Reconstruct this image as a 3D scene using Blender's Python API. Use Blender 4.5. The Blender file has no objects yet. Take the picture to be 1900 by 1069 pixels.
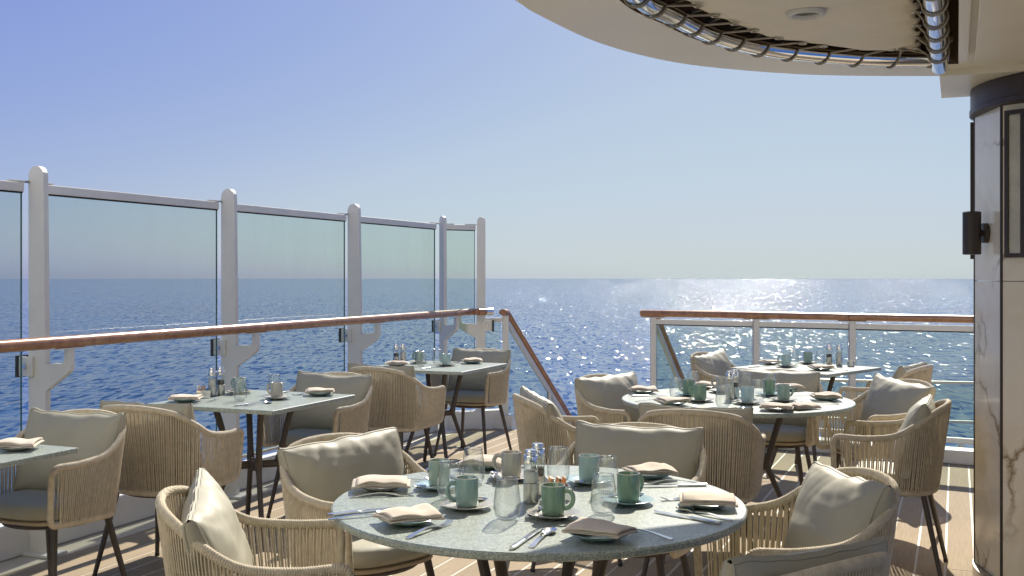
import bpy, bmesh, math, random
from mathutils import Vector, Matrix, noise, geometry
R = math.radians
sc = bpy.context.scene
COL = sc.collection
random.seed(4)

# ---------------------------------------------------------------- camera
EYE = 1.41
cam = bpy.data.cameras.new('camera'); cam_o = bpy.data.objects.new('camera', cam); COL.objects.link(cam_o)
cam.sensor_width = 36; cam.lens = 1990 / 1900 * 36; cam.shift_y = -22.5 / 1900
cam.clip_start = .05; cam.clip_end = 30000
cam_o.location = (0, 0, EYE); cam_o.rotation_euler = (R(90), 0, 0)
sc.camera = cam_o
# ---------------------------------------------------------------- sky and sun
SUN_AZ, SUN_EL = 15.5, 39.5          # degrees right of the view axis, degrees up
w = bpy.data.worlds.new('World'); sc.world = w; w.use_nodes = True
nt = w.node_tree; nt.nodes.clear()
wo = nt.nodes.new('ShaderNodeOutputWorld'); bg = nt.nodes.new('ShaderNodeBackground'); sk = nt.nodes.new('ShaderNodeTexSky')
sk.sky_type = 'NISHITA'; sk.sun_disc = False
sk.sun_elevation = R(SUN_EL); sk.sun_rotation = R(SUN_AZ)
sk.altitude = 0; sk.air_density = 1.0; sk.dust_density = 1.0; sk.ozone_density = 1.0
bg.inputs[1].default_value = .0625
# one tone curve per channel over the whole sky (the camera's highlight compression)
sp = nt.nodes.new('ShaderNodeSeparateColor'); cb = nt.nodes.new('ShaderNodeCombineColor'); nt.links.new(sk.outputs[0], sp.inputs[0])
CURVES = ([(0, .12), (4.21, .25), (6.69, .366), (8.99, .479), (12.3, .55), (16, .6)],
          [(0, .20), (5.05, .345), (7.33, .465), (9.49, .585), (10.8, .625), (16, .68)],
          [(0, .28), (4.2, .61), (7.25, .68), (9.5, .73), (12, .75), (16, .78)])
for ch, cu in enumerate(CURVES):
    dv_ = nt.nodes.new('ShaderNodeMath'); dv_.operation = 'DIVIDE'; dv_.inputs[1].default_value = 16
    if ch == 1:                       # green response overlaps red, as film and sensors do
        mxg = nt.nodes.new('ShaderNodeMix'); mxg.inputs[0].default_value = .45
        nt.links.new(sp.outputs[1], mxg.inputs[2]); nt.links.new(sp.outputs[0], mxg.inputs[3]); nt.links.new(mxg.outputs[0], dv_.inputs[0])
    else: nt.links.new(sp.outputs[ch], dv_.inputs[0])
    ra = nt.nodes.new('ShaderNodeValToRGB'); ra.color_ramp.interpolation = 'LINEAR'
    while len(ra.color_ramp.elements) < len(cu): ra.color_ramp.elements.new(.5)
    for e, (p_, q_) in zip(ra.color_ramp.elements, cu): e.position = p_ / 16; e.color = (q_, q_, q_, 1)
    mu = nt.nodes.new('ShaderNodeMath'); mu.operation = 'MULTIPLY'; mu.inputs[1].default_value = 10; nt.links.new(dv_.outputs[0], ra.inputs[0]); nt.links.new(ra.outputs[0], mu.inputs[0])
    nt.links.new(mu.outputs[0], cb.inputs[ch])
nt.links.new(cb.outputs[0], bg.inputs[0]); nt.links.new(bg.outputs[0], wo.inputs[0])
sl = bpy.data.lights.new('sun', 'SUN'); sl.energy = 4.8; sl.angle = R(.53); sl.color = (1, .93, .80)
so = bpy.data.objects.new('sun', sl); COL.objects.link(so)
S = Vector((math.sin(R(SUN_AZ)) * math.cos(R(SUN_EL)), math.cos(R(SUN_AZ)) * math.cos(R(SUN_EL)), math.sin(R(SUN_EL))))
so.rotation_euler = S.to_track_quat('Z', 'Y').to_euler(); so.location = S * 30
sc.view_settings.view_transform = 'Standard'; sc.view_settings.look = 'None'
sc.view_settings.gamma = 1; sc.view_settings.exposure = 0.72
sc.view_settings.use_curve_mapping = False
sc.render.engine = 'CYCLES'
sc.cycles.max_bounces = 10; sc.cycles.transparent_max_bounces = 24; sc.cycles.caustics_reflective = False; sc.cycles.caustics_refractive = False

# ---------------------------------------------------------------- materials
class NT:
    def __init__(s, name):
        s.m = bpy.data.materials.new(name); s.m.use_nodes = True
        s.t = s.m.node_tree; s.t.nodes.clear()
        s.out = s.t.nodes.new('ShaderNodeOutputMaterial')
    def n(s, typ, **kw):
        x = s.t.nodes.new('ShaderNode' + typ)
        for k, v in kw.items():
            if k.startswith('_'): setattr(x, k[1:], v)
            else:
                x.inputs[k.replace('__', ' ')].default_value = v
        return x
    def l(s, a, b): s.t.links.new(a, b)
    def noise(s, scale, detail=4, rough=.55, vec=None, dist=0):
        x = s.n('TexNoise'); x.inputs['Scale'].default_value = scale; x.inputs['Detail'].default_value = detail
        x.inputs['Roughness'].default_value = rough; x.inputs['Distortion'].default_value = dist
        if vec is not None: s.l(vec, x.inputs['Vector'])
        return x
    def ramp(s, fac, stops, interp='LINEAR'):
        x = s.n('ValToRGB'); cr = x.color_ramp; cr.interpolation = interp
        while len(cr.elements) < len(stops): cr.elements.new(.5)
        for e, (p, c) in zip(cr.elements, stops):
            e.position = p; e.color = (*c, 1) if len(c) == 3 else c
        s.l(fac, x.inputs[0]); return x
    def coord(s, which='Object', scale=None):
        c = s.n('TexCoord').outputs[which]
        if scale is None: return c
        m = s.n('Mapping'); m.inputs['Scale'].default_value = scale; s.l(c, m.inputs[0]); return m.outputs[0]
    def bsdf(s, col=None, rough=.5, metal=0, spec=.5, **kw):
        b = s.n('BsdfPrincipled'); b.inputs['Roughness'].default_value = rough; b.inputs['Metallic'].default_value = metal
        b.inputs['Specular IOR Level'].default_value = spec
        if col is not None:
            if isinstance(col, (tuple, list)): b.inputs['Base Color'].default_value = (*col, 1)
            else: s.l(col, b.inputs['Base Color'])
        for k, v in kw.items(): b.inputs[k.replace('__', ' ')].default_value = v
        s.l(b.outputs[0], s.out.inputs[0]); return b
    def bump(s, b, h, strength=.3, dist=.002):
        u = s.n('Bump'); u.inputs['Strength'].default_value = strength; u.inputs['Distance'].default_value = dist
        s.l(h, u.inputs['Height']); s.l(u.outputs[0], b.inputs['Normal']); return u

def c3(c, k): return tuple(min(1, x * k) for x in c)
def simple(name, col, rough=.5, metal=0, var=.12, nscale=14, bump=0, bscale=200, bdist=.001, which='Object', spec=.5, **kw):
    t = NT(name); v = t.coord(which)
    n = t.noise(nscale, 5, .6, v)
    rp = t.ramp(n.outputs[0], [(.3, c3(col, 1 - var)), (.7, c3(col, 1 + var))])
    b = t.bsdf(rp.outputs[0], rough, metal, spec, **kw)
    r2 = t.ramp(n.outputs[0], [(.3, (rough * .88,) * 3), (.7, (min(1, rough * 1.12),) * 3)])
    t.l(r2.outputs[0], b.inputs['Roughness'])
    if bump: t.bump(b, t.noise(bscale, 3, .6, v).outputs[0], bump, bdist)
    return t.m

M = {}
M['white_paint'] = simple('white_paint', (.66, .645, .60), .42, var=.05, nscale=5, bump=.08, bscale=60)
M['fill_wall_paint'] = simple('fill_wall_paint', (.82, .79, .73), .5, var=.04, nscale=2)  # extra white, so the added wall behind the camera reflects more fill
M['cream_paint'] = simple('cream_paint', (.87, .80, .63), .33, var=.045, nscale=1.7, bump=.12, bscale=3, bdist=.01)
M['brown_metal'] = simple('brown_metal', (.055, .042, .035), .42, var=.15, nscale=9, spec=.4)
M['leg_metal'] = simple('leg_metal', (.06, .047, .038), .48, var=.2, nscale=20, bump=.1, bscale=300)
M['chrome'] = simple('chrome', (.82, .82, .83), .08, 1, var=.03, nscale=6)
M['steel'] = simple('steel', (.72, .72, .71), .16, 1, var=.05, nscale=40)
M['brushed'] = simple('brushed', (.55, .53, .49), .33, 1, var=.1, nscale=60)
M['dark'] = simple('dark_rubber', (.02, .02, .02), .6)
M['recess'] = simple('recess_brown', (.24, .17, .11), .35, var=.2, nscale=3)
M['fabric_sail'] = simple('sail_cloth', (.84, .79, .68), .75, var=.05, nscale=3, bump=.15, bscale=500)
M['cord'] = simple('cord', (.42, .36, .28), .8, bump=.3, bscale=700)
M['vinyl'] = simple('vinyl', (.355, .333, .255), .56, var=.06, nscale=6, bump=.12, bscale=420, bdist=.0006, spec=.35)
M['seat_shell'] = simple('seat_shell', (.42, .33, .22), .6, var=.1)
M['napkin'] = simple('napkin_cloth', (.60, .525, .435), .9, var=.05, nscale=20, bump=.35, bscale=900, bdist=.0006, spec=.1)
M['salt'] = simple('salt', (.8, .78, .74), .8, bump=.6, bscale=500)
M['pepper'] = simple('peppercorns', (.06, .045, .035), .7, var=.5, nscale=220, bump=.8, bscale=300)
M['packet_tan'] = simple('packet_tan', (.62, .33, .14), .6)
M['packet_white'] = simple('packet_white', (.75, .72, .66), .6)
M['grille'] = simple('grille_cloth', (.72, .70, .62), .8, bump=.5, bscale=300)

def rope_mat():
    t = NT('rope'); v = t.coord('Object')
    n = t.noise(40, 4, .6, v)
    rp = t.ramp(n.outputs[0], [(.25, (.43, .37, .265)), (.75, (.63, .555, .425))])
    b = t.bsdf(rp.outputs[0], .75, 0, .25)
    m = t.n('TexWave'); m.inputs['Scale'].default_value = 90; m.inputs['Distortion'].default_value = 1.5
    m.bands_direction = 'DIAGONAL'; t.l(v, m.inputs['Vector'])
    t.bump(b, m.outputs[1], .35, .0012); return t.m
M['rope'] = rope_mat()

def wood_mat(name, a, b_, rough, scl):
    t = NT(name); v = t.coord('Object', scl)
    n = t.noise(6, 6, .65, v, .6)
    rp = t.ramp(n.outputs[0], [(.28, a), (.72, b_)])
    b = t.bsdf(rp.outputs[0], rough, 0, .5); b.inputs['Coat Weight'].default_value = .35; b.inputs['Coat Roughness'].default_value = .18
    t.bump(b, n.outputs[0], .12, .001); return t.m
M['teak'] = wood_mat('teak_varnished', (.22, .095, .045), (.42, .215, .105), .27, (3, 3, 3))

def plank_mat():
    t = NT('deck_plank'); oi = t.n('ObjectInfo')
    c = t.n('TexCoord'); off = t.n('VectorMath', _operation='SCALE'); off.inputs['Scale'].default_value = 40
    cb = t.n('CombineXYZ'); t.l(oi.outputs['Random'], cb.inputs[0]); t.l(oi.outputs['Random'], cb.inputs[1])
    t.l(cb.outputs[0], off.inputs[0])
    ad = t.n('VectorMath', _operation='ADD'); t.l(c.outputs['Object'], ad.inputs[0]); t.l(off.outputs[0], ad.inputs[1])
    mp = t.n('Mapping'); mp.inputs['Scale'].default_value = (55, 2.2, 10); t.l(ad.outputs[0], mp.inputs[0])
    n = t.noise(2.2, 6, .65, mp.outputs[0], .3)
    n2 = t.noise(1.3, 3, .5, ad.outputs[0])
    rp = t.ramp(n.outputs[0], [(.3, (.285, .225, .155)), (.7, (.375, .30, .21))])
    hs = t.n('HueSaturation'); t.l(rp.outputs[0], hs.inputs['Color'])
    ma = t.n('MapRange'); ma.inputs['To Min'].default_value = .9; ma.inputs['To Max'].default_value = 1.1
    t.l(oi.outputs['Random'], ma.inputs[0])
    mb = t.n('MapRange'); mb.inputs['From Min'].default_value = .3; mb.inputs['From Max'].default_value = .7
    mb.inputs['To Min'].default_value = .9; mb.inputs['To Max'].default_value = 1.07; t.l(n2.outputs[0], mb.inputs[0])
    mu = t.n('Math', _operation='MULTIPLY'); t.l(ma.outputs[0], mu.inputs[0]); t.l(mb.outputs[0], mu.inputs[1])
    t.l(mu.outputs[0], hs.inputs['Value'])
    b = t.bsdf(hs.outputs[0], .85, 0, .12); t.bump(b, n.outputs[0], .25, .001); return t.m
M['plank'] = plank_mat()
M['caulk'] = simple('caulk', (.50, .45, .365), .6, var=.06, nscale=30)

def stone_mat():
    t = NT('green_granite'); v = t.coord('Object')
    n1 = t.noise(230, 2, .5, v); n2 = t.noise(75, 3, .6, v); n3 = t.noise(7, 3, .5, v)
    r1 = t.ramp(n1.outputs[0], [(.34, (.215, .24, .215)), (.47, (.335, .37, .335)), (.56, (.40, .43, .385)), (.68, (.53, .545, .49))])
    r2 = t.ramp(n2.outputs[0], [(.35, (.66, .72, .71)), (.65, (1.0, 1.0, .97))])
    mx = t.n('MixRGB', _blend_type='MULTIPLY'); mx.inputs[0].default_value = .9
    t.l(r1.outputs[0], mx.inputs[1]); t.l(r2.outputs[0], mx.inputs[2])
    r3 = t.ramp(n3.outputs[0], [(.3, (.93, .95, .96)), (.7, (1, 1, 1))])
    m2 = t.n('MixRGB', _blend_type='MULTIPLY'); m2.inputs[0].default_value = 1
    t.l(mx.outputs[0], m2.inputs[1]); t.l(r3.outputs[0], m2.inputs[2])
    b = t.bsdf(m2.outputs[0], .3, 0, .5)
    t.bump(b, n1.outputs[0], .05, .0005); return t.m
M['stone'] = stone_mat()

def glaze(name, col):
    t = NT(name); v = t.coord('Object', (1, 1, .25))
    n = t.noise(55, 4, .65, v)
    rp = t.ramp(n.outputs[0], [(.3, c3(col, .82)), (.55, col), (.75, c3(col, 1.2))])
    b = t.bsdf(rp.outputs[0], .2, 0, .5); b.inputs['Coat Weight'].default_value = .4; b.inputs['Coat Roughness'].default_value = .06
    return t.m
GL = dict(green=(.17, .275, .19), sage=(.24, .34, .285), teal=(.23, .345, .32), pale_teal=(.34, .47, .45), grey=(.40, .385, .335), blue=(.36, .50, .52), cream=(.5, .47, .41))
for k, c in GL.items(): M['glaze_' + k] = glaze('glaze_' + k, c)

def glass_thin(name, tint, base=.04, edge=.5, rough=0.0, ior=1.45):
    t = NT(name)
    tr = t.n('BsdfTransparent'); tr.inputs[0].default_value = (*tint, 1)
    gl = t.n('BsdfGlossy'); gl.inputs['Roughness'].default_value = rough; gl.inputs[0].default_value = (1, 1, 1, 1)
    fr = t.n('Fresnel'); fr.inputs[0].default_value = ior
    bf = t.n('NewGeometry'); iv = t.n('Math', _operation='SUBTRACT'); iv.inputs[0].default_value = 1; t.l(bf.outputs['Backfacing'], iv.inputs[1])
    fm = t.n('Math', _operation='MULTIPLY'); t.l(fr.outputs[0], fm.inputs[0]); t.l(iv.outputs[0], fm.inputs[1])
    mx = t.n('MixShader'); t.l(fm.outputs[0], mx.inputs[0]); t.l(tr.outputs[0], mx.inputs[1]); t.l(gl.outputs[0], mx.inputs[2])
    g = t.coord('Object', (1, 1, .35)); n1 = t.noise(5, 6, .7, g, .8); n2 = t.noise(90, 2, .5, t.coord('Object'))
    r1 = t.ramp(n1.outputs[0], [(.45, (0, 0, 0)), (.8, (.045,) * 3)]); r2 = t.ramp(n2.outputs[0], [(.66, (0, 0, 0)), (.74, (.06,) * 3)])
    ad = t.n('Math', _operation='ADD'); t.l(r1.outputs[0], ad.inputs[0]); t.l(r2.outputs[0], ad.inputs[1])
    df = t.n('BsdfDiffuse'); df.inputs[0].default_value = (.8, .8, .78, 1)
    m2 = t.n('MixShader'); t.l(ad.outputs[0], m2.inputs[0]); t.l(mx.outputs[0], m2.inputs[1]); t.l(df.outputs[0], m2.inputs[2])
    t.l(m2.outputs[0], t.out.inputs[0]); return t.m
M['tinted_glass'] = glass_thin('tinted_glass', (.865, .908, .872), ior=1.3)
M['tinted_edge'] = simple('tinted_edge', (.05, .12, .10), .2)
def tumbler_glass():
    t = NT('clear_glass')
    lw = t.n('LayerWeight'); lw.inputs[0].default_value = .5
    p = t.n('Math', _operation='POWER'); p.inputs[1].default_value = 4; t.l(lw.outputs['Facing'], p.inputs[0])
    rp = t.ramp(p.outputs[0], [(0, (.98, .985, .98)), (.5, (.86, .89, .88)), (1, (.6, .65, .64))])
    tr = t.n('BsdfTransparent'); t.l(rp.outputs[0], tr.inputs[0])
    gl = t.n('BsdfGlossy'); gl.inputs['Roughness'].default_value = .03
    mr = t.n('MapRange'); mr.inputs['To Min'].default_value = .05; mr.inputs['To Max'].default_value = .8; t.l(p.outputs[0], mr.inputs[0])
    mx = t.n('MixShader'); t.l(mr.outputs[0], mx.inputs[0]); t.l(tr.outputs[0], mx.inputs[1]); t.l(gl.outputs[0], mx.inputs[2])
    gs = t.n('BsdfGlass'); gs.inputs['IOR'].default_value = 1.47; gs.inputs['Roughness'].default_value = 0
    m2 = t.n('MixShader'); m2.inputs[0].default_value = .07; t.l(mx.outputs[0], m2.inputs[1]); t.l(gs.outputs[0], m2.inputs[2])
    t.l(m2.outputs[0], t.out.inputs[0]); return t.m
def rim_glass():
    t = NT('rim_glass'); tr = t.n('BsdfTransparent'); tr.inputs[0].default_value = (.93, .95, .94, 1)
    gl = t.n('BsdfGlossy'); gl.inputs['Roughness'].default_value = .12
    mx = t.n('MixShader'); mx.inputs[0].default_value = .5; t.l(tr.outputs[0], mx.inputs[1]); t.l(gl.outputs[0], mx.inputs[2]); t.l(mx.outputs[0], t.out.inputs[0]); return t.m
M['rim_glass'] = rim_glass()
M['clear_glass'] = tumbler_glass()

def marble_mat():
    t = NT('veined_marble'); v = t.coord('Object')
    d = t.noise(1.6, 6, .6, v)
    mx = t.n('MixRGB'); mx.inputs[0].default_value = .42; t.l(v, mx.inputs[1]); t.l(d.outputs[1], mx.inputs[2])
    vo = t.n('TexVoronoi', _feature='DISTANCE_TO_EDGE'); vo.inputs['Scale'].default_value = 2.6; t.l(mx.outputs[0], vo.inputs['Vector'])
    vein = t.ramp(vo.outputs[0], [(0, (1, 1, 1)), (.012, (.55,) * 3), (.04, (0, 0, 0))])
    msk = t.ramp(t.noise(1.9, 3, .5, v).outputs[0], [(.38, (0, 0, 0)), (.55, (1, 1, 1))])
    mm = t.n('Math', _operation='MULTIPLY'); t.l(vein.outputs[0], mm.inputs[0]); t.l(msk.outputs[0], mm.inputs[1])
    base = t.ramp(t.noise(3.2, 6, .6, v, 1.2).outputs[0], [(.3, (.80, .68, .48)), (.6, (.88, .80, .64))])
    cm = t.n('MixRGB'); t.l(mm.outputs[0], cm.inputs[0]); t.l(base.outputs[0], cm.inputs[1]); cm.inputs[2].default_value = (.30, .19, .085, 1)
    b = t.bsdf(cm.outputs[0], .16, 0, .5); return t.m
M['marble'] = marble_mat()

def sea_mat():
    t = NT('sea_water'); g = t.n('NewGeometry').outputs['Position']
    def lay(scale, detail, sx, sy, rot):
        mp = t.n('Mapping'); mp.inputs['Scale'].default_value = (sx, sy, 1); mp.inputs['Rotation'].default_value = (0, 0, R(rot)); t.l(g, mp.inputs[0])
        return t.noise(scale, detail, .62, mp.outputs[0], .3).outputs[0]
    a = lay(.045, 3, .55, 1, 12); b_ = lay(.22, 4, .6, 1, -16); c_ = lay(1.1, 4, .75, 1, 25)
    def mul(x, k):
        m = t.n('Math', _operation='MULTIPLY'); m.inputs[1].default_value = k; t.l(x, m.inputs[0]); return m.outputs[0]
    def add(x, y):
        m = t.n('Math', _operation='ADD'); t.l(x, m.inputs[0]); t.l(y, m.inputs[1]); return m.outputs[0]
    h = add(add(mul(a, 1.7), mul(b_, .55)), mul(c_, .06))
    big = t.noise(.006, 4, .6, g).outputs[0]
    col = t.ramp(big, [(.3, (.018, .066, .20)), (.7, (.030, .098, .265))])
    fm = lay(.03, 6, .16, 1, 8)
    foam = t.ramp(add(mul(fm, .62), mul(b_, .38)), [(.66, (0, 0, 0)), (.72, (.35, .35, .35))])
    mx = t.n('MixRGB'); t.l(foam.outputs[0], mx.inputs[0]); t.l(col.outputs[0], mx.inputs[1]); mx.inputs[2].default_value = (.35, .42, .5, 1)
    b = t.bsdf(mx.outputs[0], .07, 0, .25); b.inputs['IOR'].default_value = 1.333
    mp = t.n('Mapping'); mp.inputs['Scale'].default_value = (.95, .22, 1); t.l(g, mp.inputs[0])
    vo = t.n('TexVoronoi'); vo.inputs['Scale'].default_value = 1; t.l(mp.outputs[0], vo.inputs['Vector'])
    sb = t.n('VectorMath', _operation='SUBTRACT'); sb.inputs[1].default_value = (.5, .5, .5); t.l(vo.outputs['Color'], sb.inputs[0])
    m1 = t.n('VectorMath', _operation='MULTIPLY'); t.l(sb.outputs[0], m1.inputs[0]); t.l(sb.outputs[0], m1.inputs[1])
    m2 = t.n('VectorMath', _operation='MULTIPLY'); t.l(m1.outputs[0], m2.inputs[0]); t.l(sb.outputs[0], m2.inputs[1])
    m3 = t.n('VectorMath', _operation='MULTIPLY'); m3.inputs[1].default_value = (2.2, 2.9, 0); t.l(m2.outputs[0], m3.inputs[0])
    gn = t.n('NewGeometry')
    ad = t.n('VectorMath', _operation='ADD'); t.l(gn.outputs['Normal'], ad.inputs[0]); t.l(m3.outputs[0], ad.inputs[1])
    nm = t.n('VectorMath', _operation='NORMALIZE'); t.l(ad.outputs[0], nm.inputs[0])
    bu = t.bump(b, h, 1.0, 1.0); t.l(nm.outputs[0], bu.inputs['Normal']); return t.m
M['sea'] = sea_mat()

# ---------------------------------------------------------------- mesh helpers
class MB:
    def __init__(s): s.v = []; s.f = []; s.sm = []
    def add(s, vs, fs, smooth=True):
        o = len(s.v); s.v += [tuple(x) for x in vs]; s.f += [tuple(i + o for i in f) for f in fs]; s.sm += [smooth] * len(fs); return s
    def box(s, x0, x1, y0, y1, z0, z1, M4=None):
        vs = [Vector(p) for p in ((x0, y0, z0), (x1, y0, z0), (x1, y1, z0), (x0, y1, z0), (x0, y0, z1), (x1, y0, z1), (x1, y1, z1), (x0, y1, z1))]
        if M4: vs = [M4 @ v for v in vs]
        return s.add(vs, [(3, 2, 1, 0), (4, 5, 6, 7), (0, 1, 5, 4), (1, 2, 6, 5), (2, 3, 7, 6), (3, 0, 4, 7)], False)
    def tube(s, path, rad, seg=10, closed=False, caps=True, up=Vector((0, 0, 1)), flat=(1, 1), fr=None):
        P = [Vector(p) for p in path]; n = len(P); vs = []; fs = []
        rr = rad if callable(rad) else (lambda i, th: rad[i]) if isinstance(rad, (list, tuple)) else (lambda i, th: rad)
        T = []
        for i in range(n):
            a = P[(i - 1) % n] if (closed or i > 0) else P[i]; b = P[(i + 1) % n] if (closed or i < n - 1) else P[i]
            T.append((b - a).normalized())
        N = up - T[0] * up.dot(T[0])
        if N.length < 1e-3: N = Vector((1, 0, 0)) - T[0] * T[0].x
        N.normalize()
        for i in range(n):
            N = N - T[i] * N.dot(T[i]); N.normalize(); B = T[i].cross(N)
            for k in range(seg):
                th = 2 * math.pi * k / seg; r = rr(i, th)
                vs.append(P[i] + N * (math.cos(th) * r * flat[0]) + B * (math.sin(th) * r * flat[1]))
        m = n if closed else n - 1
        for i in range(m):
            j = (i + 1) % n
            for k in range(seg):
                l = (k + 1) % seg
                fs.append((i * seg + k, i * seg + l, j * seg + l, j * seg + k))
        if caps and not closed:
            fs.append(tuple(range(seg - 1, -1, -1))); fs.append(tuple((n - 1) * seg + k for k in range(seg)))
        return s.add(vs, fs)
    def lathe(s, prof, seg=32, c=(0, 0, 0)):
        vs = []; fs = []; n = len(prof)
        for r, z in prof:
            for k in range(seg):
                a = 2 * math.pi * k / seg; vs.append((c[0] + r * math.cos(a), c[1] + r * math.sin(a), c[2] + z))
        for i in range(n - 1):
            for k in range(seg):
                l = (k + 1) % seg; fs.append((i * seg + k, i * seg + l, (i + 1) * seg + l, (i + 1) * seg + k))
        s.add(vs, fs)
        if prof[0][0] > 1e-6: s.add(vs[:seg], [tuple(range(seg - 1, -1, -1))])
        if prof[-1][0] > 1e-6: s.add(vs[-seg:], [tuple(range(seg))])
        return s
    def prism(s, poly, d0, d1, fn):
        # poly (a,b) swept from d0 to d1; fn(a,b,d) -> point
        n = len(poly); vs = [fn(a, b, d0) for a, b in poly] + [fn(a, b, d1) for a, b in poly]
        tri = geometry.tessellate_polygon([[Vector((a, b, 0)) for a, b in poly]])
        fs = [tuple(t) for t in tri] + [tuple(n + i for i in reversed(t)) for t in tri]
        fs += [(i, (i + 1) % n, n + (i + 1) % n, n + i) for i in range(n)]
        return s.add(vs, fs, False)
    def grid(s, rows, flip=False):
        n = len(rows); m = len(rows[0]); vs = [p for r in rows for p in r]
        fs = [(i * m + j, i * m + j + 1, (i + 1) * m + j + 1, (i + 1) * m + j) for i in range(n - 1) for j in range(m - 1)]
        if flip: fs = [f[::-1] for f in fs]
        return s.add(vs, fs)
    def mesh(s, name, mat=None, merge=0, fixn=True, autosharp=40):
        me = bpy.data.meshes.new(name); me.from_pydata(s.v, [], s.f)
        me.polygons.foreach_set('use_smooth', s.sm)
        bm = bmesh.new(); bm.from_mesh(me)
        if merge: bmesh.ops.remove_doubles(bm, verts=bm.verts, dist=merge)
        if fixn: bmesh.ops.recalc_face_normals(bm, faces=bm.faces)
        if autosharp:
            a = R(autosharp)
            for e in bm.edges:
                if len(e.link_faces) == 2 and e.calc_face_angle(0) > a: e.smooth = False
        bm.to_mesh(me); bm.free()
        if mat: me.materials.append(M[mat] if isinstance(mat, str) else mat)
        return me

def obj(name, me, parent=None, loc=None, rot=None):
    o = bpy.data.objects.new(name, me); COL.objects.link(o)
    if parent: o.parent = parent
    if loc is not None: o.location = loc
    if rot is not None: o.rotation_euler = rot
    return o
def tag(o, label, cat, group=None):
    o['label'] = label; o['category'] = cat
    if group: o['group'] = group
    return o
def thing(name, label, cat, loc=(0, 0, 0), rz=0, group=None):
    return tag(obj(name, None, None, loc, (0, 0, rz)), label, cat, group)
def bevel(o, wd=.004, seg=2):
    b = o.modifiers.new('bevel', 'BEVEL'); b.width = wd; b.segments = seg; b.limit_method = 'ANGLE'; b.angle_limit = R(40); return o
def spline(pts, n):
    P = [Vector(p) for p in pts]; out = []
    m = len(P) - 1
    for q in range(n):
        t = q / (n - 1) * m; i = min(int(t), m - 1); f = t - i
        p0 = P[max(i - 1, 0)]; p1 = P[i]; p2 = P[i + 1]; p3 = P[min(i + 2, m)]
        if i == 0: p0 = p1 * 2 - p2
        if i == m - 1: p3 = p2 * 2 - p1
        out.append(.5 * ((2 * p1) + (p2 - p0) * f + (2 * p0 - 5 * p1 + 4 * p2 - p3) * f * f + (3 * p1 - p0 - 3 * p2 + p3) * f ** 3))
    return out
def resample(P, step):
    L = [0]
    for a, b in zip(P, P[1:]): L.append(L[-1] + (b - a).length)
    n = max(2, int(L[-1] / step)); out = []; j = 0
    for i in range(n + 1):
        d = L[-1] * i / n
        while j < len(L) - 2 and L[j + 1] < d: j += 1
        out.append(P[j].lerp(P[j + 1], (d - L[j]) / max(1e-9, L[j + 1] - L[j])))
    return out

# ship's frame: u runs aft along the planks, v runs inboard (to the right)
A22 = R(22.5)
u = Vector((math.sin(A22), math.cos(A22), 0)); v = Vector((math.cos(A22), -math.sin(A22), 0)); Zv = Vector((0, 0, 1))
def uv(s, t, z=0): return v * s + u * t + Zv * z

# ================================================================ SEA
def build_sea():
    mb = MB(); rings = [0, 60, 200, 500, 1200, 3000, 6000, 10500]; seg = 96; zs = -25
    vs = [(0, 0, zs)]; fs = []
    for r in rings[1:]:
        vs += [(r * math.cos(2 * math.pi * k / seg), r * math.sin(2 * math.pi * k / seg), zs) for k in range(seg)]
    for k in range(seg): fs.append((0, 1 + k, 1 + (k + 1) % seg))
    for i in range(len(rings) - 2):
        for k in range(seg):
            l = (k + 1) % seg; fs.append((1 + i * seg + k, 1 + (i + 1) * seg + k, 1 + (i + 1) * seg + l, 1 + i * seg + l))
    mb.add(vs, fs, False)
    o = obj('sea', mb.mesh('sea', 'sea')); o['kind'] = 'structure'
build_sea()

# ================================================================ DECK
deck_rot = (0, 0, -A22)     # local x = v, local y = u
deck = obj('deck', MB().box(-4.62, 3.2, -2, 9.12, -.35, -.0016).mesh('deck', 'caulk'), None, (0, 0, 0), deck_rot); deck['kind'] = 'structure'
def plank(x0, x1, y0, y1, name='plank'):
    hx, hy = (x1 - x0) / 2, (y1 - y0) / 2; b = .002; mb = MB()
    vs = [(-hx, -hy, -.008), (hx, -hy, -.008), (hx, hy, -.008), (-hx, hy, -.008), (-hx, -hy, -b), (hx, -hy, -b), (hx, hy, -b), (-hx, hy, -b),
          (-hx + b, -hy + b, 0), (hx - b, -hy + b, 0), (hx - b, hy - b, 0), (-hx + b, hy - b, 0)]
    mb.add(vs, [(0, 1, 5, 4), (1, 2, 6, 5), (2, 3, 7, 6), (3, 0, 4, 7), (4, 5, 9, 8), (5, 6, 10, 9), (6, 7, 11, 10), (7, 4, 8, 11), (8, 9, 10, 11)], False)
    return obj(name, mb.mesh('plank', 'plank', autosharp=0), deck, ((x0 + x1) / 2, (y0 + y1) / 2, 0))
PW = .134; GAP = .011
rp = random.Random(11)
i = 0; x = -3.93
while x < 1.9:
    ys = [-1.9]; y = -1.9 + rp.uniform(1.2, 3.4)
    while y < 8.3: ys.append(y); y += rp.uniform(2.6, 3.6)
    ys.append(8.87)
    for a, b in zip(ys, ys[1:]): plank(x, x + PW - GAP, a, b - GAP * .6)
    x += PW; i += 1
plank(-4.16, -3.94, -1.9, 3.2, 'margin_board'); plank(-4.16, -3.94, 3.21, 8.87, 'margin_board')
for a, b in ((-4.16, -2.2), (-2.19, .4), (.41, 1.9)): plank(a, b, 8.88, 9.1, 'margin_board')

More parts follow.
